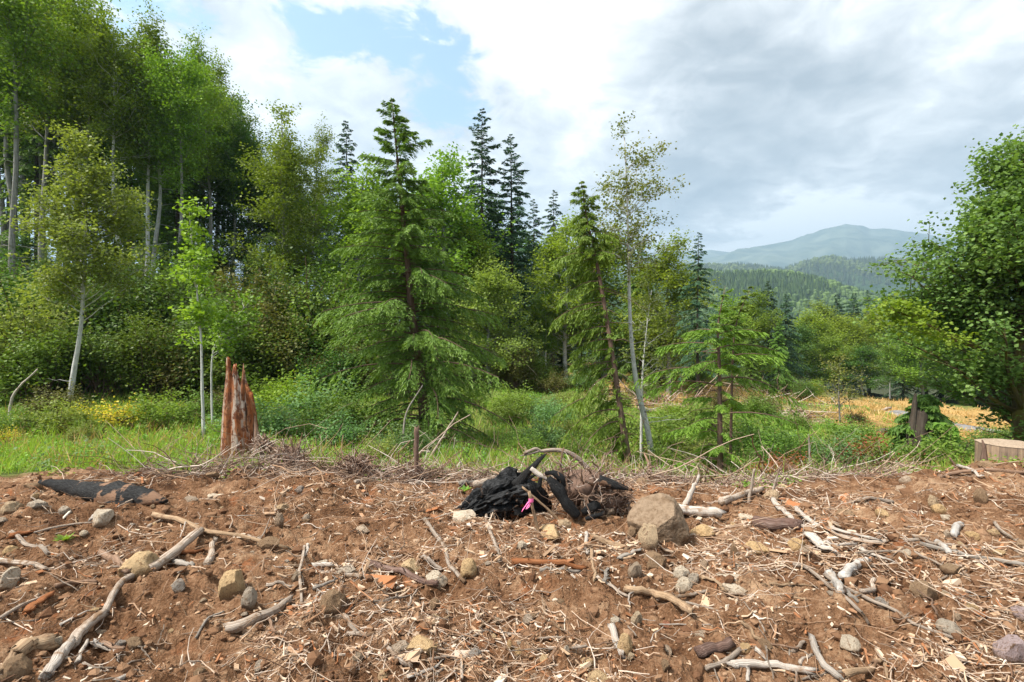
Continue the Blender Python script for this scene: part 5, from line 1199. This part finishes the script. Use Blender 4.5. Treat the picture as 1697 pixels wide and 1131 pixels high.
lean((692, 800), (691, 710), 9, 'bark_brown', 'dark broken stub standing among the brush in front of the hemlock', mid=(690, 750), taper=.8)
lean((706, 765), (759, 684), 5, K, 'thin pale stick leaning right in front of the hemlock', taper=.5)
lean((1240, 832), (1250, 778), 6, K, 'upright pale stick in the brush right of the drooping spruce', taper=.6)
lean((1276, 822), (1292, 775), 5, K, 'forked thin stick in the brush left of the rusty-leaved bush', taper=.5)
lean((940, 832), (962, 826), 6, 'char', 'charred stub at the foot of the ribbon sticks', taper=.6)
lean((920, 838), (934, 800), 5, T_, 'short tan stick leaning in front of the charred slabs', taper=.9)
lean((15, 690), (62, 612), 5, Wh, 'bare forked whitish branch at the left edge of the shrub slope', mid=(22, 655), taper=.4, Yb=13.5)
lean((668, 735), (700, 640), 4, Gy, 'thin grey dead stem in front of the hemlock boughs', mid=(672, 690), taper=.4, Yb=10.0)
lean((1345, 770), (1340, 720), 5, Gy, 'forked dead stem in the right-hand thicket', taper=.5, Yb=10.0)
lean((1590, 790), (1575, 760), 5, Br, 'thin dead stem beside the sawn stump', taper=.5, Yb=7.6)

# pink ribbon
def ribbon():
    b = ghit(893, 880); s = b[1] / F
    g = G()
    def strip(pts, wpx):
        P = smooth_path([at(px, py, b[1] - .02 - d) for px, py, d in pts], 10); wv = np.array([.35, .5, .8]) * wpx * s / 2
        V = np.stack([P - wv, P + wv], 1); V2 = V + np.array([0, .0015, 0]); i = np.arange(9)[:, None] * 2
        q = np.concatenate([i, i + 1, i + 3, i + 2], 1); n0 = len(V.reshape(-1, 3)); g.add(np.concatenate([V.reshape(-1, 3), V2.reshape(-1, 3)]) - b, np.concatenate([q, q[:, ::-1] + n0]))
    strip([(881, 829, 0), (875, 833, .02), (870, 840, .02), (865, 847, .01)], 5); strip([(881, 830, 0), (878, 838, .03), (872, 842, .03), (877, 836, .03)], 5)
    g2 = G(); th = np.linspace(0, 2 * np.pi, 14); c = at(880, 829, b[1]) - b
    V = np.concatenate([c + np.stack([np.cos(th) * 4.2 * s, np.sin(th) * 4.2 * s, np.full(14, h * s)], -1) for h in (-3, 3)]); i = np.arange(13)[:, None]; g2.add(V, np.concatenate([i, i + 1, i + 15, i + 14], 1))
    e = empty('pink_ribbon', b, 'pink survey ribbon tied to the thin upright stick by the charred log', 'ribbon'); put('tail', g.mesh('ribbon_tail', False), M['ribbon'], e); put('knot', g2.mesh('ribbon_knot'), M['ribbon'], e)
ribbon()

# ------------------------------------------------------------------ charred logs
def charred_big():
    Y = ghit(800, 858)[1]; Y = min(max(Y, 5.2), 6.6); s = Y / F; b = np.array([(815 - CX) * s, Y, gz((815 - CX) * s, Y)])
    e = empty('charred_log', b, 'big black charred log rising to a torn end beside the pink ribbon', 'log'); C = lambda px, py, dy=0: at(px, py, Y + dy * s) - b
    rg = np.random.default_rng(3)
    g = G(); n = 22; P = smooth_path([C(742, 866), C(775, 851, 5), (C(805, 836, 8)), C(838, 822, 10), C(866, 817, 10)], n); rr = np.interp(np.linspace(0, 1, n), [0, .2, .45, .8, 1], [7, 18, 30, 41, 44]) * s
    k = 64; tubes(g, P, rr, 64, rough=.16, seed=5); v = g.v[-1]; aa = np.tile(np.arange(64) / 64 * 2 * np.pi, n); tt = np.repeat(np.arange(n), 64) / n; rid = np.abs(fb(np.cos(aa) * 5 + tt * .8, np.sin(aa) * 5, tt * 3.0, o=3, seed=31)); v[:n * k] -= (v[:n * k] - np.repeat(P, k, 0)) * (np.clip(.30 - rid * 1.5, 0, .30))[:, None]; v[:n * k] -= (v[:n * k] - np.repeat(P, k, 0)) * (.10 * (np.abs(np.sin(tt * 34 + fb(aa * 3, tt * 9, seed=5) * 3)) < .16))[:, None]; v[:n * k] += (v[:n * k] - np.repeat(P, k, 0)) * (.10 * fb(np.tile(np.arange(k), n) * .9, np.repeat(np.arange(n), k) * .35, o=2, seed=2))[:, None]
    ang = np.arange(k) / k * 2 * np.pi; jag = fb(np.cos(ang) * 2.2, np.sin(ang) * 2.2, o=3, seed=4) * 26 * s + np.where(np.abs(np.sin(ang / 2)) < .3, 0, 0); v[(n - 1) * k:n * k, 0] += jag; v[-1] = P[-1] + [-14 * s, -2 * s, 0]
    put('burnt_trunk', g.mesh('burnt_trunk', False), M['char'], e)
    axd = nrm(P[-1] - P[-4])
    for i in range(13):
        a_ = rg.uniform(0, 6.28); o_ = P[-1] + np.array([0, np.cos(a_) * .8, np.sin(a_)]) * 34 * s * rg.uniform(.6, 1.1) - axd * 20 * s; L2_ = rg.uniform(24, 52) * s; g = G()
        tubes(g, np.array([o_, o_ + axd * L2_ * .5 + rg.normal(0, 2 * s, 3), o_ + axd * L2_ + [0, 0, rg.uniform(-4, 6) * s]]), np.array([6, 4.5, .8]) * s, 6, rough=.3, seed=i); put('splinter', g.mesh('splinter', False), M['char' if i % 3 else 'wood_red'], e)
    g = G(); P = smooth_path([C(864, 822, 12), C(885, 826, 14), C(912, 842, 12)], 12); tubes(g, P, np.array([34, 36, 35, 33, 31, 29, 27, 25, 22, 18, 13, 8]) * s, 18, rough=.45, seed=8); put('burnt_hollow', g.mesh('burnt_hollow'), M['char'], e)
    g = G(); P = smooth_path([C(855, 806, -14), C(872, 784, -14), C(889, 768, -14), C(906, 751, -12)], 12); tubes(g, P, np.array([9, 9, 8.5, 8, 7.5, 6.5, 6.5, 6, 5, 4.5, 3, 1.5]) * s * .8, 8, rough=.3, seed=2); put('prong', g.mesh('prong'), M['char_patch'], e)
charred_big()
def slab(pts, wr, mat, label, Y, name='charred_slab', thick=.4, cat='charred wood'):
    s = Y / F; b = at(pts[0][0], pts[0][1], Y); P = smooth_path([at(px, py, Y + (d * s)) - b for px, py, d in pts], 12); g = G(); tubes(g, P, np.interp(np.linspace(0, 1, 12), np.linspace(0, 1, len(wr)), wr) * s, 9, rough=.35, seed=int(pts[0][0]))
    return tag(put(name, g.mesh(name), M[mat], loc=b), label, cat)
YC_ = min(max(ghit(930, 862)[1], 5.0), 6.2)
slab([(909, 792, 5), (925, 812, 0), (942, 838, -5), (957, 856, -8)], [5, 9, 10, 7], 'char', 'long black charred slab leaning down right of the charred log', YC_)
slab([(903, 784, 8), (920, 785, 6), (932, 795, 4), (934, 808, 4)], [3, 5, 6, 4], 'char', 'curved black charred root arching over the long slab', YC_)
slab([(893, 808, 5), (896, 792, 5)], [5, 3], 'char', 'small black spike between the charred log and the curved root', YC_)
slab([(965, 850, 0), (985, 838, 4), (990, 846, 4)], [6, 9, 7], 'char', 'black charred lump under the brown root mound', YC_)
slab([(970, 860, -4), (985, 856, -4), (1002, 850, -4)], [3, 4, 3], 'char', 'thin black charred stick in front of the root mound', YC_ - .2)
slab([(992, 796, 0), (1020, 805, -4), (1048, 813, -6)], [8, 7, 1.5], 'char_patch', 'broken dark root spike pointing right out of the root mound', YC_)
slab([(880, 776, 12), (895, 788, 8), (908, 796, 8)], [3, 4, 2], Wh, 'pale torn splinter behind the charred log', YC_ + .1)
def fallen_char():
    pts = [(66, 797), (110, 808), (152, 823), (192, 833), (236, 843), (276, 852)]; W_ = [ghit(px, py + r_ * .9) for (px, py), r_ in zip(pts, [3, 9, 13, 18, 12, 4])]
    Y = np.mean([q[1] for q in W_]); Ys = np.linspace(W_[0][1], W_[-1][1], 6) * .4 + Y * .6; P0 = np.array([at(px, py, y) for (px, py), y in zip(pts, Ys)]); hb = np.polyval(np.polyfit(np.arange(6), H(P0[:, 0], P0[:, 1]), 1), np.arange(6)); P0[:, 2] = np.maximum(P0[:, 2], hb + np.array([10, 12, 14, 17, 10, 5]) / F * Y); P0[:, 2] = np.polyval(np.polyfit(np.arange(6), P0[:, 2], 2), np.arange(6)); b = P0[2].copy(); b[2] = gz(b[0], b[1])
    n = 26; P = smooth_path(P0 - b, n); rr = np.interp(np.linspace(0, 1, n), [0, .18, .4, .6, .82, 1], [3, 12, 16, 22, 17, 3]) / F * Y
    e = empty('charred_log', b, 'fallen charred log with brown unburnt patches, lying on the left bank', 'log'); g = G(); tubes(g, P, rr, 18, rough=.16, seed=12); put('burnt_trunk', g.mesh('burnt_trunk'), M['char_patch'], e)
    g = G(); s = Y / F
    P = smooth_path([at(160, 838, Y - .1) - b, at(205, 842, Y - .16) - b, at(262, 852, Y - .12) - b], 10); tubes(g, P, np.array([2, 5, 8, 10, 10, 9, 8, 6, 4, 2]) * s, 10, rough=.2, seed=3); put('burnt_sliver', g.mesh('burnt_sliver'), M['char'], e)
fallen_char()

# ------------------------------------------------------------------ root wads
def root_wad(px, py, Y, rx, rz, label, seed, nroot=22, mat='wood_brown', core='bark_brown'):
    s = Y / F; rg = np.random.default_rng(seed); c = at(px, py, Y); b = c.copy(); b[2] = gz(b[0], b[1]); e = empty('root_wad', b, label, 'root wad')
    v, t = I3; v = v * (1 + .35 * fb(v[:, 0] * 2, v[:, 1] * 2, v[:, 2] * 2, o=3, seed=seed)[:, None]) * np.array([rx * .62, rx * .5, rz * .62]) * s + (c - b); g = G(); g.add(v, None, t); put('root_core', g.mesh('root_core'), M[core], e)
    def curl(m, l0, l1, w0):
        d = nrm(rg.normal(0, 1, (m, 3)) * [1, .9, 1] + [0, -.35, 0]); P = np.zeros((m, 9, 3)); P[:, 0] = d * np.array([rx, rx * .8, rz]) * s * .45; st = rg.uniform(l0, l1, m)[:, None] * s * rx / 8
        dd = d.copy()
        for i in range(1, 9): dd = nrm(dd + rg.normal(0, .42, (m, 3))); P[:, i] = P[:, i - 1] + dd * st
        return P + (c - b), w0 * s * rg.uniform(.5, 1.2, (m, 1)) * np.linspace(1, .3, 9)[None]
    P, R2 = curl(nroot, .8, 1.3, 3.0)
    for i in range(nroot):
        g = G(); tubes(g, P[i], R2[i], 6, rough=.2, seed=i); put('root', g.mesh('root'), M[mat], e)
    P, R2 = curl(150, .6, 1.25, .9); g = G(); tubes(g, P, R2, 4, caps=False); o = put('fine_roots', g.mesh('fine_roots'), M['brush'], e); o['kind'] = 'stuff'
root_wad(478, 757, 7.6, 34, 24, 'tangled brown root wad at the right foot of the broken snag', 21)
root_wad(592, 777, 7.0, 32, 28, 'rounder root wad with interlaced roots right of the first one', 22, 26)
root_wad(690, 790, 6.9, 26, 26, 'shaggy brown root clump around the dark broken stub', 23, 16)
root_wad(968, 806, YC_ + .35, 74, 44, 'wide brown root mound behind the charred slabs', 24, 30)
root_wad(1010, 828, YC_ + .25, 45, 24, 'low shaggy root clump right of the wide root mound', 25, 18)
root_wad(436, 738, 7.9, 20, 12, 'dark roots spilling from the right base of the snag', 26, 14)
root_wad(1440, 800, 8.0, 26, 12, 'reddish crumbled root clump on the right crest', 27, 12)
root_wad(1085, 800, 7.6, 45, 18, 'low root tangle behind the biggest boulder', 28, 14)
# arching branch behind the charred log
def arch():
    Y = YC_ + .5; b = ghit(985, 800); pts = [(868, 752), (888, 744), (897, 748), (915, 746), (940, 749), (960, 762), (980, 784), (995, 800)]
    P = smooth_path([at(px, py, Y) for px, py in pts], 26); b = P[-1]; g = G(); tubes(g, P - b, np.linspace(2.2, 5.0, 26) * Y / F, 7, rough=.2, seed=4)
    tubes(g, smooth_path([at(895, 747, Y) - b, at(880, 752, Y) - b, at(862, 756, Y) - b], 8), np.linspace(3, 1, 8) * Y / F, 5)
    tag(put('branch', g.mesh('branch'), M[K], loc=b), 'pale branch arching high over the charred log and root mound', 'branch')
arch()

# ------------------------------------------------------------------ broken snag
def snag():
    Y = 8.1; s = Y / F; b = base_of(399, 742, Y); e = empty('broken_snag', b, 'tall rotting orange and grey snag with jagged spires on the left', 'snag')
    k, n = 120, 34; th = np.arange(k) / k * 2 * np.pi
    # jagged rim height by angle; angle measured from +X, the camera looks at -Y side (th=-pi/2)
    lift = max(0., (CY - (b[2] - EYE) * F / Y) - 742)
    sx = np.cos(th); prof = np.interp(sx, [-1, -.72, -.5, -.42, -.30, -.12, .02, .12, .22, .34, .55, .8, 1], [112, 148, 150, 132, 124, 112, 118, 120, 138, 116, 108, 96, 78])
    front = np.sin(th) < 0; prof = np.where(front, prof * np.where(np.abs(sx + .12) < .07, .9, 1.0), prof * .92 + 4 * fb(sx * 7, th, seed=3)); prof = prof + lift + 8 + 4 * fb(np.cos(th) * 3.5, np.sin(th) * 3.5, o=4, seed=6)
    z = np.linspace(0, 1, n)[:, None]; hgt = prof[None] * z
    flut = 1 + .10 * fb(np.cos(th)[None] * 4 + 0 * z, np.sin(th)[None] * 4 + z * .5, o=3, seed=2) - .14 * np.exp(-((np.angle(np.exp(1j * (th + 1.75)))) / .12) ** 2)[None]
    flut = flut + .035 * fb(np.cos(th)[None] * 11 + 0 * z, np.sin(th)[None] * 11 + z * .8, o=2, seed=12); rad = np.interp(hgt, [-10, 0, 25, 90, 150], [40, 36, 31, 26, 18]) * flut; cx_ = np.interp(hgt, [0, 80, 150], [0, -2, -5])
    V = np.stack([cx_ + rad * np.cos(th), rad * .85 * np.sin(th), hgt - 8 + 0 * rad], -1) * s
    Vi = np.stack([cx_ + rad * .72 * np.cos(th), rad * .85 * .72 * np.sin(th), hgt - 8 - np.where(z > .98, 3, 0)], -1) * s
    i = np.arange(n - 1)[:, None] * k; j = np.arange(k)[None]; j2 = (j + 1) % k; q = np.stack([i + j, i + j2, i + k + j2, i + k + j], -1).reshape(-1, 4); N = n * k
    rim = np.stack([(n - 1) * k + np.arange(k), (n - 1) * k + (np.arange(k) + 1) % k, N + (n - 1) * k + (np.arange(k) + 1) % k, N + (n - 1) * k + np.arange(k)], -1)
    D = np.stack([np.broadcast_to(np.cos(th), hgt.shape), np.broadcast_to(np.sin(th), hgt.shape), hgt * s], -1)
    g = G(); g.add(np.concatenate([V.reshape(-1, 3), Vi.reshape(-1, 3)]), np.concatenate([q, q[:, ::-1] + N, rim]), None, np.concatenate([D.reshape(-1, 3)] * 2)); put('shell', g.mesh('snag_shell'), M['snag'], e)
    for x0, x1, h0, h1, w_ in [(11, 11, 100 + lift, 140 + lift, 3.0)]:
        g = G(); tubes(g, np.array([[x0, -14, h0 - 20], [x0, -14, h0], [(x0 + x1) / 2, -13, (h0 + h1) / 2], [x1, -12, h1]], float) * s, np.array([w_, w_, w_ * .7, .4]) * s, 7, rough=.2, seed=int(h1)); put('spire', g.mesh('spire'), M['snag'], e)
    for x0, x1, h1, w_ in [(26, 32, 78, 6), (33, 37, 52, 5)]:
        g = G(); tubes(g, np.array([[x1, -6, -8], [x1 - 2, -8, h1 * .4], [x0, -6, h1]], float) * s, np.array([w_ * 1.6, w_, 1.0]) * s, 8, rough=.3, seed=int(h1)); put('slab', g.mesh('snag_slab'), M['wood_brown'], e)
snag()
# ------------------------------------------------------------------ sawn stump at the right border
def sawn_stump():
    Y = 7.7; s = Y / F; b = base_of(1672, 782, Y); e = empty('sawn_stump', b, 'wide sawn-off stump with a flat pale top at the right edge', 'stump')
    top = EYE + (CY - 735) * s - b[2]; k, n = 48, 10; th = np.arange(k) / k * 2 * np.pi; R0 = 41 * s; z = np.linspace(0, 1, n)[:, None]
    fl = 1 + .09 * fb(np.cos(th)[None] * 3 + 0 * z, np.sin(th)[None] * 3 + z * .4, o=4, seed=4); rad = R0 * fl * (1.10 - .10 * z ** .5)
    V = np.stack([rad * np.cos(th), rad * np.sin(th), z * (top + .15) - .15 + 0 * rad], -1); i = np.arange(n - 1)[:, None] * k; j = np.arange(k)[None]
    D = np.stack([np.broadcast_to(np.cos(th), rad.shape), np.broadcast_to(np.sin(th), rad.shape), V[..., 2]], -1)
    g = G(); g.add(V, np.stack([i + j, i + (j + 1) % k, i + k + (j + 1) % k, i + k + j], -1), None, D); put('side_wood', g.mesh('side_wood'), M['stump'], e)
    g = G(); rr = np.linspace(1.02, 0, 8)[:-1]; rim = rad[-1]; V = np.concatenate([np.stack([rim * r * np.cos(th), rim * r * np.sin(th), np.full(k, top) + (.012 if m_ else -.004) + .006 * fb(np.cos(th) * r * 5, np.sin(th) * r * 5, seed=1)], -1) for m_, r in enumerate(rr)] + [np.array([[0, 0, top + .014]])])
    q = np.concatenate([np.stack([m_ * k + np.arange(k), m_ * k + (np.arange(k) + 1) % k, (m_ + 1) * k + (np.arange(k) + 1) % k, (m_ + 1) * k + np.arange(k)], -1) for m_ in range(6)]); t = np.stack([6 * k + np.arange(k), 6 * k + (np.arange(k) + 1) % k, np.full(k, 7 * k)], -1)
    g.add(V, q, t, V * 14); put('cut_face', g.mesh('cut_face'), M['cut'], e)
    g = G(); tubes(g, np.array([[-44, -6, -8], [-44, -4, 20], [-43, -2, 36], [-46, -2, 50]], float) * s, np.array([5, 4, 3, .8]) * s, 7, rough=.4, seed=2); put('bark_shard', g.mesh('bark_shard'), M['bark_brown'], e)
sawn_stump()
def dark_trunk():
    Y = 11.5; s = Y / F; b = base_of(1527, 800, Y); e = empty('tree_stump', b, 'dark reddish broken trunk overgrown by the cedar right of the thicket', 'stump')
    g = G(); k = 22; n = 14; P = np.array([[0, 0, -10], [0, 0, 30], [-1, 0, 70], [2, 0, 105]], float) * s; tubes(g, smooth_path(P, n), np.linspace(22, 14, n) * s, k, rough=.3, seed=6); v = g.v[-1]; v[(n - 1) * k:n * k, 2] += np.random.default_rng(2).uniform(-14, 10, k) * s; put('trunk', g.mesh('dark_trunk'), M['bark_dark'], e)
    g = G(); tubes(g, np.array([[-20, -4, 10], [-19, -6, 60], [-14, -4, 120], [-13, -4, 136]], float) * s, np.array([5, 5, 4, 1.5]) * s, 7, rough=.4, seed=1); put('bark_slab', g.mesh('bark_slab'), M['bark_dark'], e)
dark_trunk()
# birch burr: the shaggy dark lower trunk of the tall birch
# ------------------------------------------------------------------ debris in the valley meadow
for px, py, wpx, Y, lab in [(1455, 692, 60, 36, 'long grey log lying across the straw meadow by the road'), (1490, 702, 36, 33, 'pale short log nearest the gravel road'), (1310, 692, 40, 24, 'grey log on the left of the straw slope'), (890, 640, 30, 28, 'dead log on the bank under the reddish shrub'), (1080, 640, 46, 24, 'grey fallen pole on the bank right of the birch')]:
    s = Y / F; x = (px - CX) * s; g = G(); P = np.array([[(t - .5) * wpx * s, (t - .5) * wpx * s * .4, 0] for t in np.linspace(0, 1, 8)]); P[:, 2] = H(P[:, 0] + x, P[:, 1] + Y) - gz(x, Y) + .12; tubes(g, P, np.linspace(.14, .09, 8), 7, rough=.2); tag(put('log', g.mesh('log'), M['wood_pale'], loc=(x, Y, gz(x, Y))), lab, 'log')
b = ghit(1467, 722); g = G(); v, t = I3; g.add(v * (1 + .3 * fb(v[:, 0] * 2, v[:, 1] * 2, v[:, 2] * 2, seed=3)[:, None]) * [.45, .3, .32], None, t); tag(put('stump', g.mesh('meadow_stump'), M['bark_dark'], loc=b), 'dark low stump in the straw meadow left of the dark broken trunk', 'stump')

# ------------------------------------------------------------------ anonymous sticks: individuals
VAR = []
for i in range(14):
    rg = np.random.default_rng(500 + i); g = G(); n = 9; P = np.stack([np.linspace(-.5, .5, n), np.cumsum(rg.normal(0, .018 + .02 * (i % 3), n)), np.cumsum(rg.normal(0, .008, n))], -1); P[:, 1:] -= P[:, 1:].mean(0)
    tubes(g, P, np.linspace(.5, .5 * rg.uniform(.4, .9), n) * .055 * (1 + .12 * rg.normal(0, 1, n)), 6, rough=.25, seed=i); splinter(g, 6, n, .03, rg)
    if i % 4 == 1:
        m_ = P[5]; tubes(g, np.array([m_, m_ + [.08, .07, .02], m_ + [.15, .16, .03]]), np.array([.018, .013, .007]), 4, caps=False)
    VAR.append(g.mesh('stick'))
_r4 = np.random.default_rng(88); cnt = 0
SL = {'wood_pale': ('loose thin grey-brown stick lying among others on the churned soil', 'loose grey-brown sticks'), 'wood_tan': ('loose short tan splinter of wood lying on the churned soil', 'loose tan splinters'), 'wood_white': ('loose bleached splinter of wood lying on the churned soil', 'loose bleached splinters'), 'wood_brown': ('loose dark brown root piece lying on the churned soil', 'loose dark root pieces'), 'wood_red': ('loose orange-red crumb of rotten wood on the churned soil', 'loose rotten wood pieces')}
while cnt < 185:
    u = _r4.uniform(-1.03, 1.03); Y = math.exp(_r4.uniform(math.log(2.4), math.log(8.0))); x = u * Y
    if dirt_mask(np.array([x]), np.array([Y]))[0] < .4: continue
    if vn(np.array([x * .9]), np.array([Y * .9]), seed=44)[0] < .25: continue
    L = .16 * math.exp(_r4.normal(0, .5)) * (Y / 4) ** .6; a = _r4.uniform(0, 6.28); dx, dy = math.cos(a) * L / 2, math.sin(a) * L / 2; z0, z1, zm = gz(x - dx, Y - dy), gz(x + dx, Y + dy), gz(x, Y)
    wd = L * _r4.uniform(.6, 1.6) * (.16 / L) ** .5; mt = ['wood_pale', 'wood_tan', 'wood_white', 'wood_pale', 'wood_brown', 'wood_pale', 'wood_red'][_r4.integers(7)]
    o = put('stick', VAR[cnt % 14], M[mt], loc=(x, Y, max(zm, (z0 + z1) / 2) + wd * .03 + _r4.uniform(0, .012))); o.scale = (L, wd, wd * _r4.uniform(.5, 1)); o.rotation_mode = 'QUATERNION'
    o.rotation_quaternion = Vector((2 * dx, 2 * dy, z1 - z0 + _r4.normal(0, .03))).to_track_quat('X', 'Z'); tag(o, SL[mt][0], 'stick', SL[mt][1]); cnt += 1

# ------------------------------------------------------------------ litter that nobody could count
def dirt_points(rg, n, Y0=2.1, Y1=8.6, umax=1.08, patch=None):
    u = rg.uniform(-umax, umax, n); Y = np.exp(rg.uniform(np.log(Y0), np.log(Y1), n)); x = u * Y; k = rg.random(n) < dirt_mask(x, Y) + .05
    if patch is not None: k &= rg.random(n) < patch(x, Y)
    return x[k], Y[k]
def clods(n, s0, s1, seed, name, label, base, tlo=0., thi=1., mat='clod'):
    rg = np.random.default_rng(seed); x, y = dirt_points(rg, n); N = len(x); v, t = base; m = len(v); r = s0 * np.exp(rg.exponential(.38, N)); r = np.minimum(r, s1) * (y / 4) ** .45
    sc = r[:, None, None] * rg.uniform(.6, 1.3, (N, 1, 3)); th = rg.uniform(0, 6.28, N); V = v[None] * (1 + rg.uniform(-.32, .32, (N, m, 1))) * sc; c, s_ = np.cos(th)[:, None], np.sin(th)[:, None]
    V = np.stack([V[..., 0] * c - V[..., 1] * s_, V[..., 0] * s_ + V[..., 1] * c, V[..., 2] * .8], -1) + np.stack([x, y, H(x, y) + r * .15], -1)[:, None]
    tint = np.repeat(tlo + (thi - tlo) * rg.random(N) ** 1.3, m); g = G(); g.add(V, None, (t[None] + (np.arange(N) * m)[:, None, None]), np.stack([tint, tint * 0, tint * 0], -1)); tag(put(name, g.mesh(name, False), M[mat]), label, 'soil', kind='stuff')
clods(12000, .0045, .022, 601, 'soil_clods', 'crumbs and clods of brown soil with small pebbles', I1)
clods(2800, .015, .05, 602, 'larger_clods', 'larger clods of brown soil', I1, 0, .55)
def twigs(n, l0, sig, w0, seed, name, label, mat, Y0=2.1, Y1=8.8, k=3, curl=.25, up=.15, patch=None, zoff=.004, npt=5, pts=None):
    rg = np.random.default_rng(seed)
    x, y = dirt_points(rg, n, Y0, Y1, patch=patch) if pts is None else pts(rg, n); N = len(x); L = l0 * np.exp(rg.normal(0, sig, N)) * (y / 4) ** .5; a = rg.uniform(0, 6.28, N); P = np.zeros((N, npt, 3)); d = np.stack([np.cos(a), np.sin(a), rg.normal(0, up, N)], -1)
    for i in range(1, npt): d = nrm(d + rg.normal(0, curl, (N, 3)) * [1, 1, .6]); P[:, i] = P[:, i - 1] + d * (L / (npt - 1))[:, None]
    P[..., 0] += x[:, None]; P[..., 1] += y[:, None]; zz = H(P[..., 0], P[..., 1]); base = np.maximum(zz, zz.mean(1, keepdims=True)); P[..., 2] += base + zoff + np.abs(rg.normal(0, .012, N))[:, None]; P[..., 2] = np.maximum(P[..., 2], zz + zoff)
    w_ = w0 * rg.uniform(.5, 1.4, N) * (y / 4) ** .45; g = G(); tubes(g, P, w_[:, None] * np.linspace(1, .5, npt)[None], k, caps=False); tag(put(name, g.mesh(name, False), M[mat]), label, 'twigs', kind='stuff')
pt = lambda x, y: .10 + 1.0 * sst(.40, .68, vn(x * .9, y * .9, seed=66) * .7 + vn(x * 2.6, y * 2.6, seed=67) * .3)
twigs(13000, .12, .6, .0024, 611, 'twig_litter', 'thin broken twigs and rootlets strewn over the soil', 'twig', patch=pt)
twigs(3000, .24, .5, .0042, 612, 'coarse_twig_litter', 'coarser broken twigs strewn over the soil', 'twig', k=4, patch=pt, curl=.16)
def brush_pts(cs):
    def f(rg, n):
        i = rg.integers(0, len(cs), n); c = np.array([base_of(px, py, Y)[:2].tolist() + [r] for px, py, Y, r in cs]); return c[i, 0] + rg.normal(0, 1, n) * c[i, 2], c[i, 1] + rg.normal(0, 1, n) * c[i, 2] * .45
    return f
BP = [(470, 780, 7.4, .55), (560, 790, 7.2, .6), (640, 800, 7.0, .6), (720, 800, 7.2, .6), (800, 790, 7.6, .6), (900, 780, 7.4, .5), (1000, 790, 7.4, .6), (1090, 795, 7.4, .6), (1180, 810, 7.4, .55), (1260, 810, 7.4, .5), (1330, 805, 7.8, .5), (430, 765, 7.8, .4), (330, 780, 7.0, .4), (1420, 800, 7.8, .4)]
twigs(6600, .34, .45, .0038, 621, 'brush_pile', 'tangled dead brush heaped along the edge of the clearing', 'brush', pts=brush_pts(BP), curl=.35, up=.30, zoff=.015, npt=6)
twigs(420, .62, .4, .0070, 622, 'heaped_branches', 'pale dead branches heaped on the brush along the clearing edge', 'twig', pts=brush_pts(BP), curl=.2, up=.14, zoff=.03, npt=7, k=5)
twigs(700, .6, .4, .009, 623, 'bank_brush', 'dead brush lying on the far meadow bank', 'brush', pts=brush_pts([(880, 640, 29, 1.2), (1060, 640, 27, 1.6), (1110, 655, 25, 1.4), (1290, 668, 33, 1.5), (1320, 690, 26, 1.0)]), curl=.3, up=.3, zoff=.05, npt=5)
def chips(n, seed):
    rg = np.random.default_rng(seed); x, y = dirt_points(rg, n, patch=pt); N = len(x); a = rg.uniform(0, 6.28, N); L = .019 * np.exp(rg.normal(0, .55, N)) * (y / 4) ** .45; W_ = L * rg.uniform(.12, .4, N); T = L * .12
    ax = nrm(np.stack([np.cos(a), np.sin(a), rg.normal(0, .35, N)], -1)); up = nrm(rg.normal(0, .35, (N, 3)) + [0, 0, 1]); sd_ = nrm(np.cross(ax, up)); up = np.cross(sd_, ax); c = np.stack([x, y, H(x, y) + .004], -1)
    V = np.stack([c + ax * (L * sx * (1 if sy > 0 else rg.uniform(.4, 1, N)))[:, None] + sd_ * (W_ * sy)[:, None] + up * (T * sz)[:, None] for sz in (-1, 1) for sx, sy in ((-1, -1), (1, -1), (1, 1), (-1, 1))], 1)
    f = np.array([(3, 2, 1, 0), (4, 5, 6, 7), (0, 1, 5, 4), (1, 2, 6, 5), (2, 3, 7, 6), (3, 0, 4, 7)]); g = G(); g.add(V, f[None] + (np.arange(N) * 8)[:, None, None]); tag(put('wood_chips', g.mesh('wood_chips', False), M['chip']), 'small wood chips and bark flakes littering the soil', 'chips', kind='stuff')
chips(13000, 631)
# middling broken wood, too many and too small to pick apart
twigs(4300, .065, .5, .0060, 613, 'broken_wood', 'short stubby bits of broken wood and bark among the soil', 'chip', k=5, patch=pt, curl=.10, up=.30)
# the few green leaves on bare soil
for px, py, s, lab in [(108, 897, .09, 'small green dock plant growing on the bare soil at the left'), (770, 815, .10, 'small green seedling beside the tail of the big charred log'), (875, 842, .06, 'tiny green sprout under the pink ribbon')]:
    p = ghit(px, py); rg = np.random.default_rng(px); n = 12; a = rg.uniform(0, 6.28, n); ld = nrm(np.stack([np.cos(a), np.sin(a), rg.uniform(.2, .9, n)], -1)); g = G(); kites(g, np.zeros((n, 3)), ld * s, nrm(np.cross(ld, [0, 0, 1.])) * s * .28, rg.uniform(0, 1, n), .5)
    e = empty('seedling', p, lab, 'plant'); o = put('leaves', g.mesh('seedling_leaves', False), M['weeds'], e)
# low greens creeping onto the brush
weeds('edge_weeds', 'low bright weeds growing through the brush edge', M['weeds'], 15000, -1.0, 1.1, 6.5, 9.0, .16, .045, 641, lambda x, y: .5 * (vn(x * 1.3, y * 1.3, seed=9) > .5), per=26)
print('TRIS', sum(sum(len(p.vertices) - 2 for p in me.polygons) for me in bpy.data.meshes if len(me.polygons) < 3000) + sum((len(me.loops) - 2 * len(me.polygons)) for me in bpy.data.meshes if len(me.polygons) >= 3000))
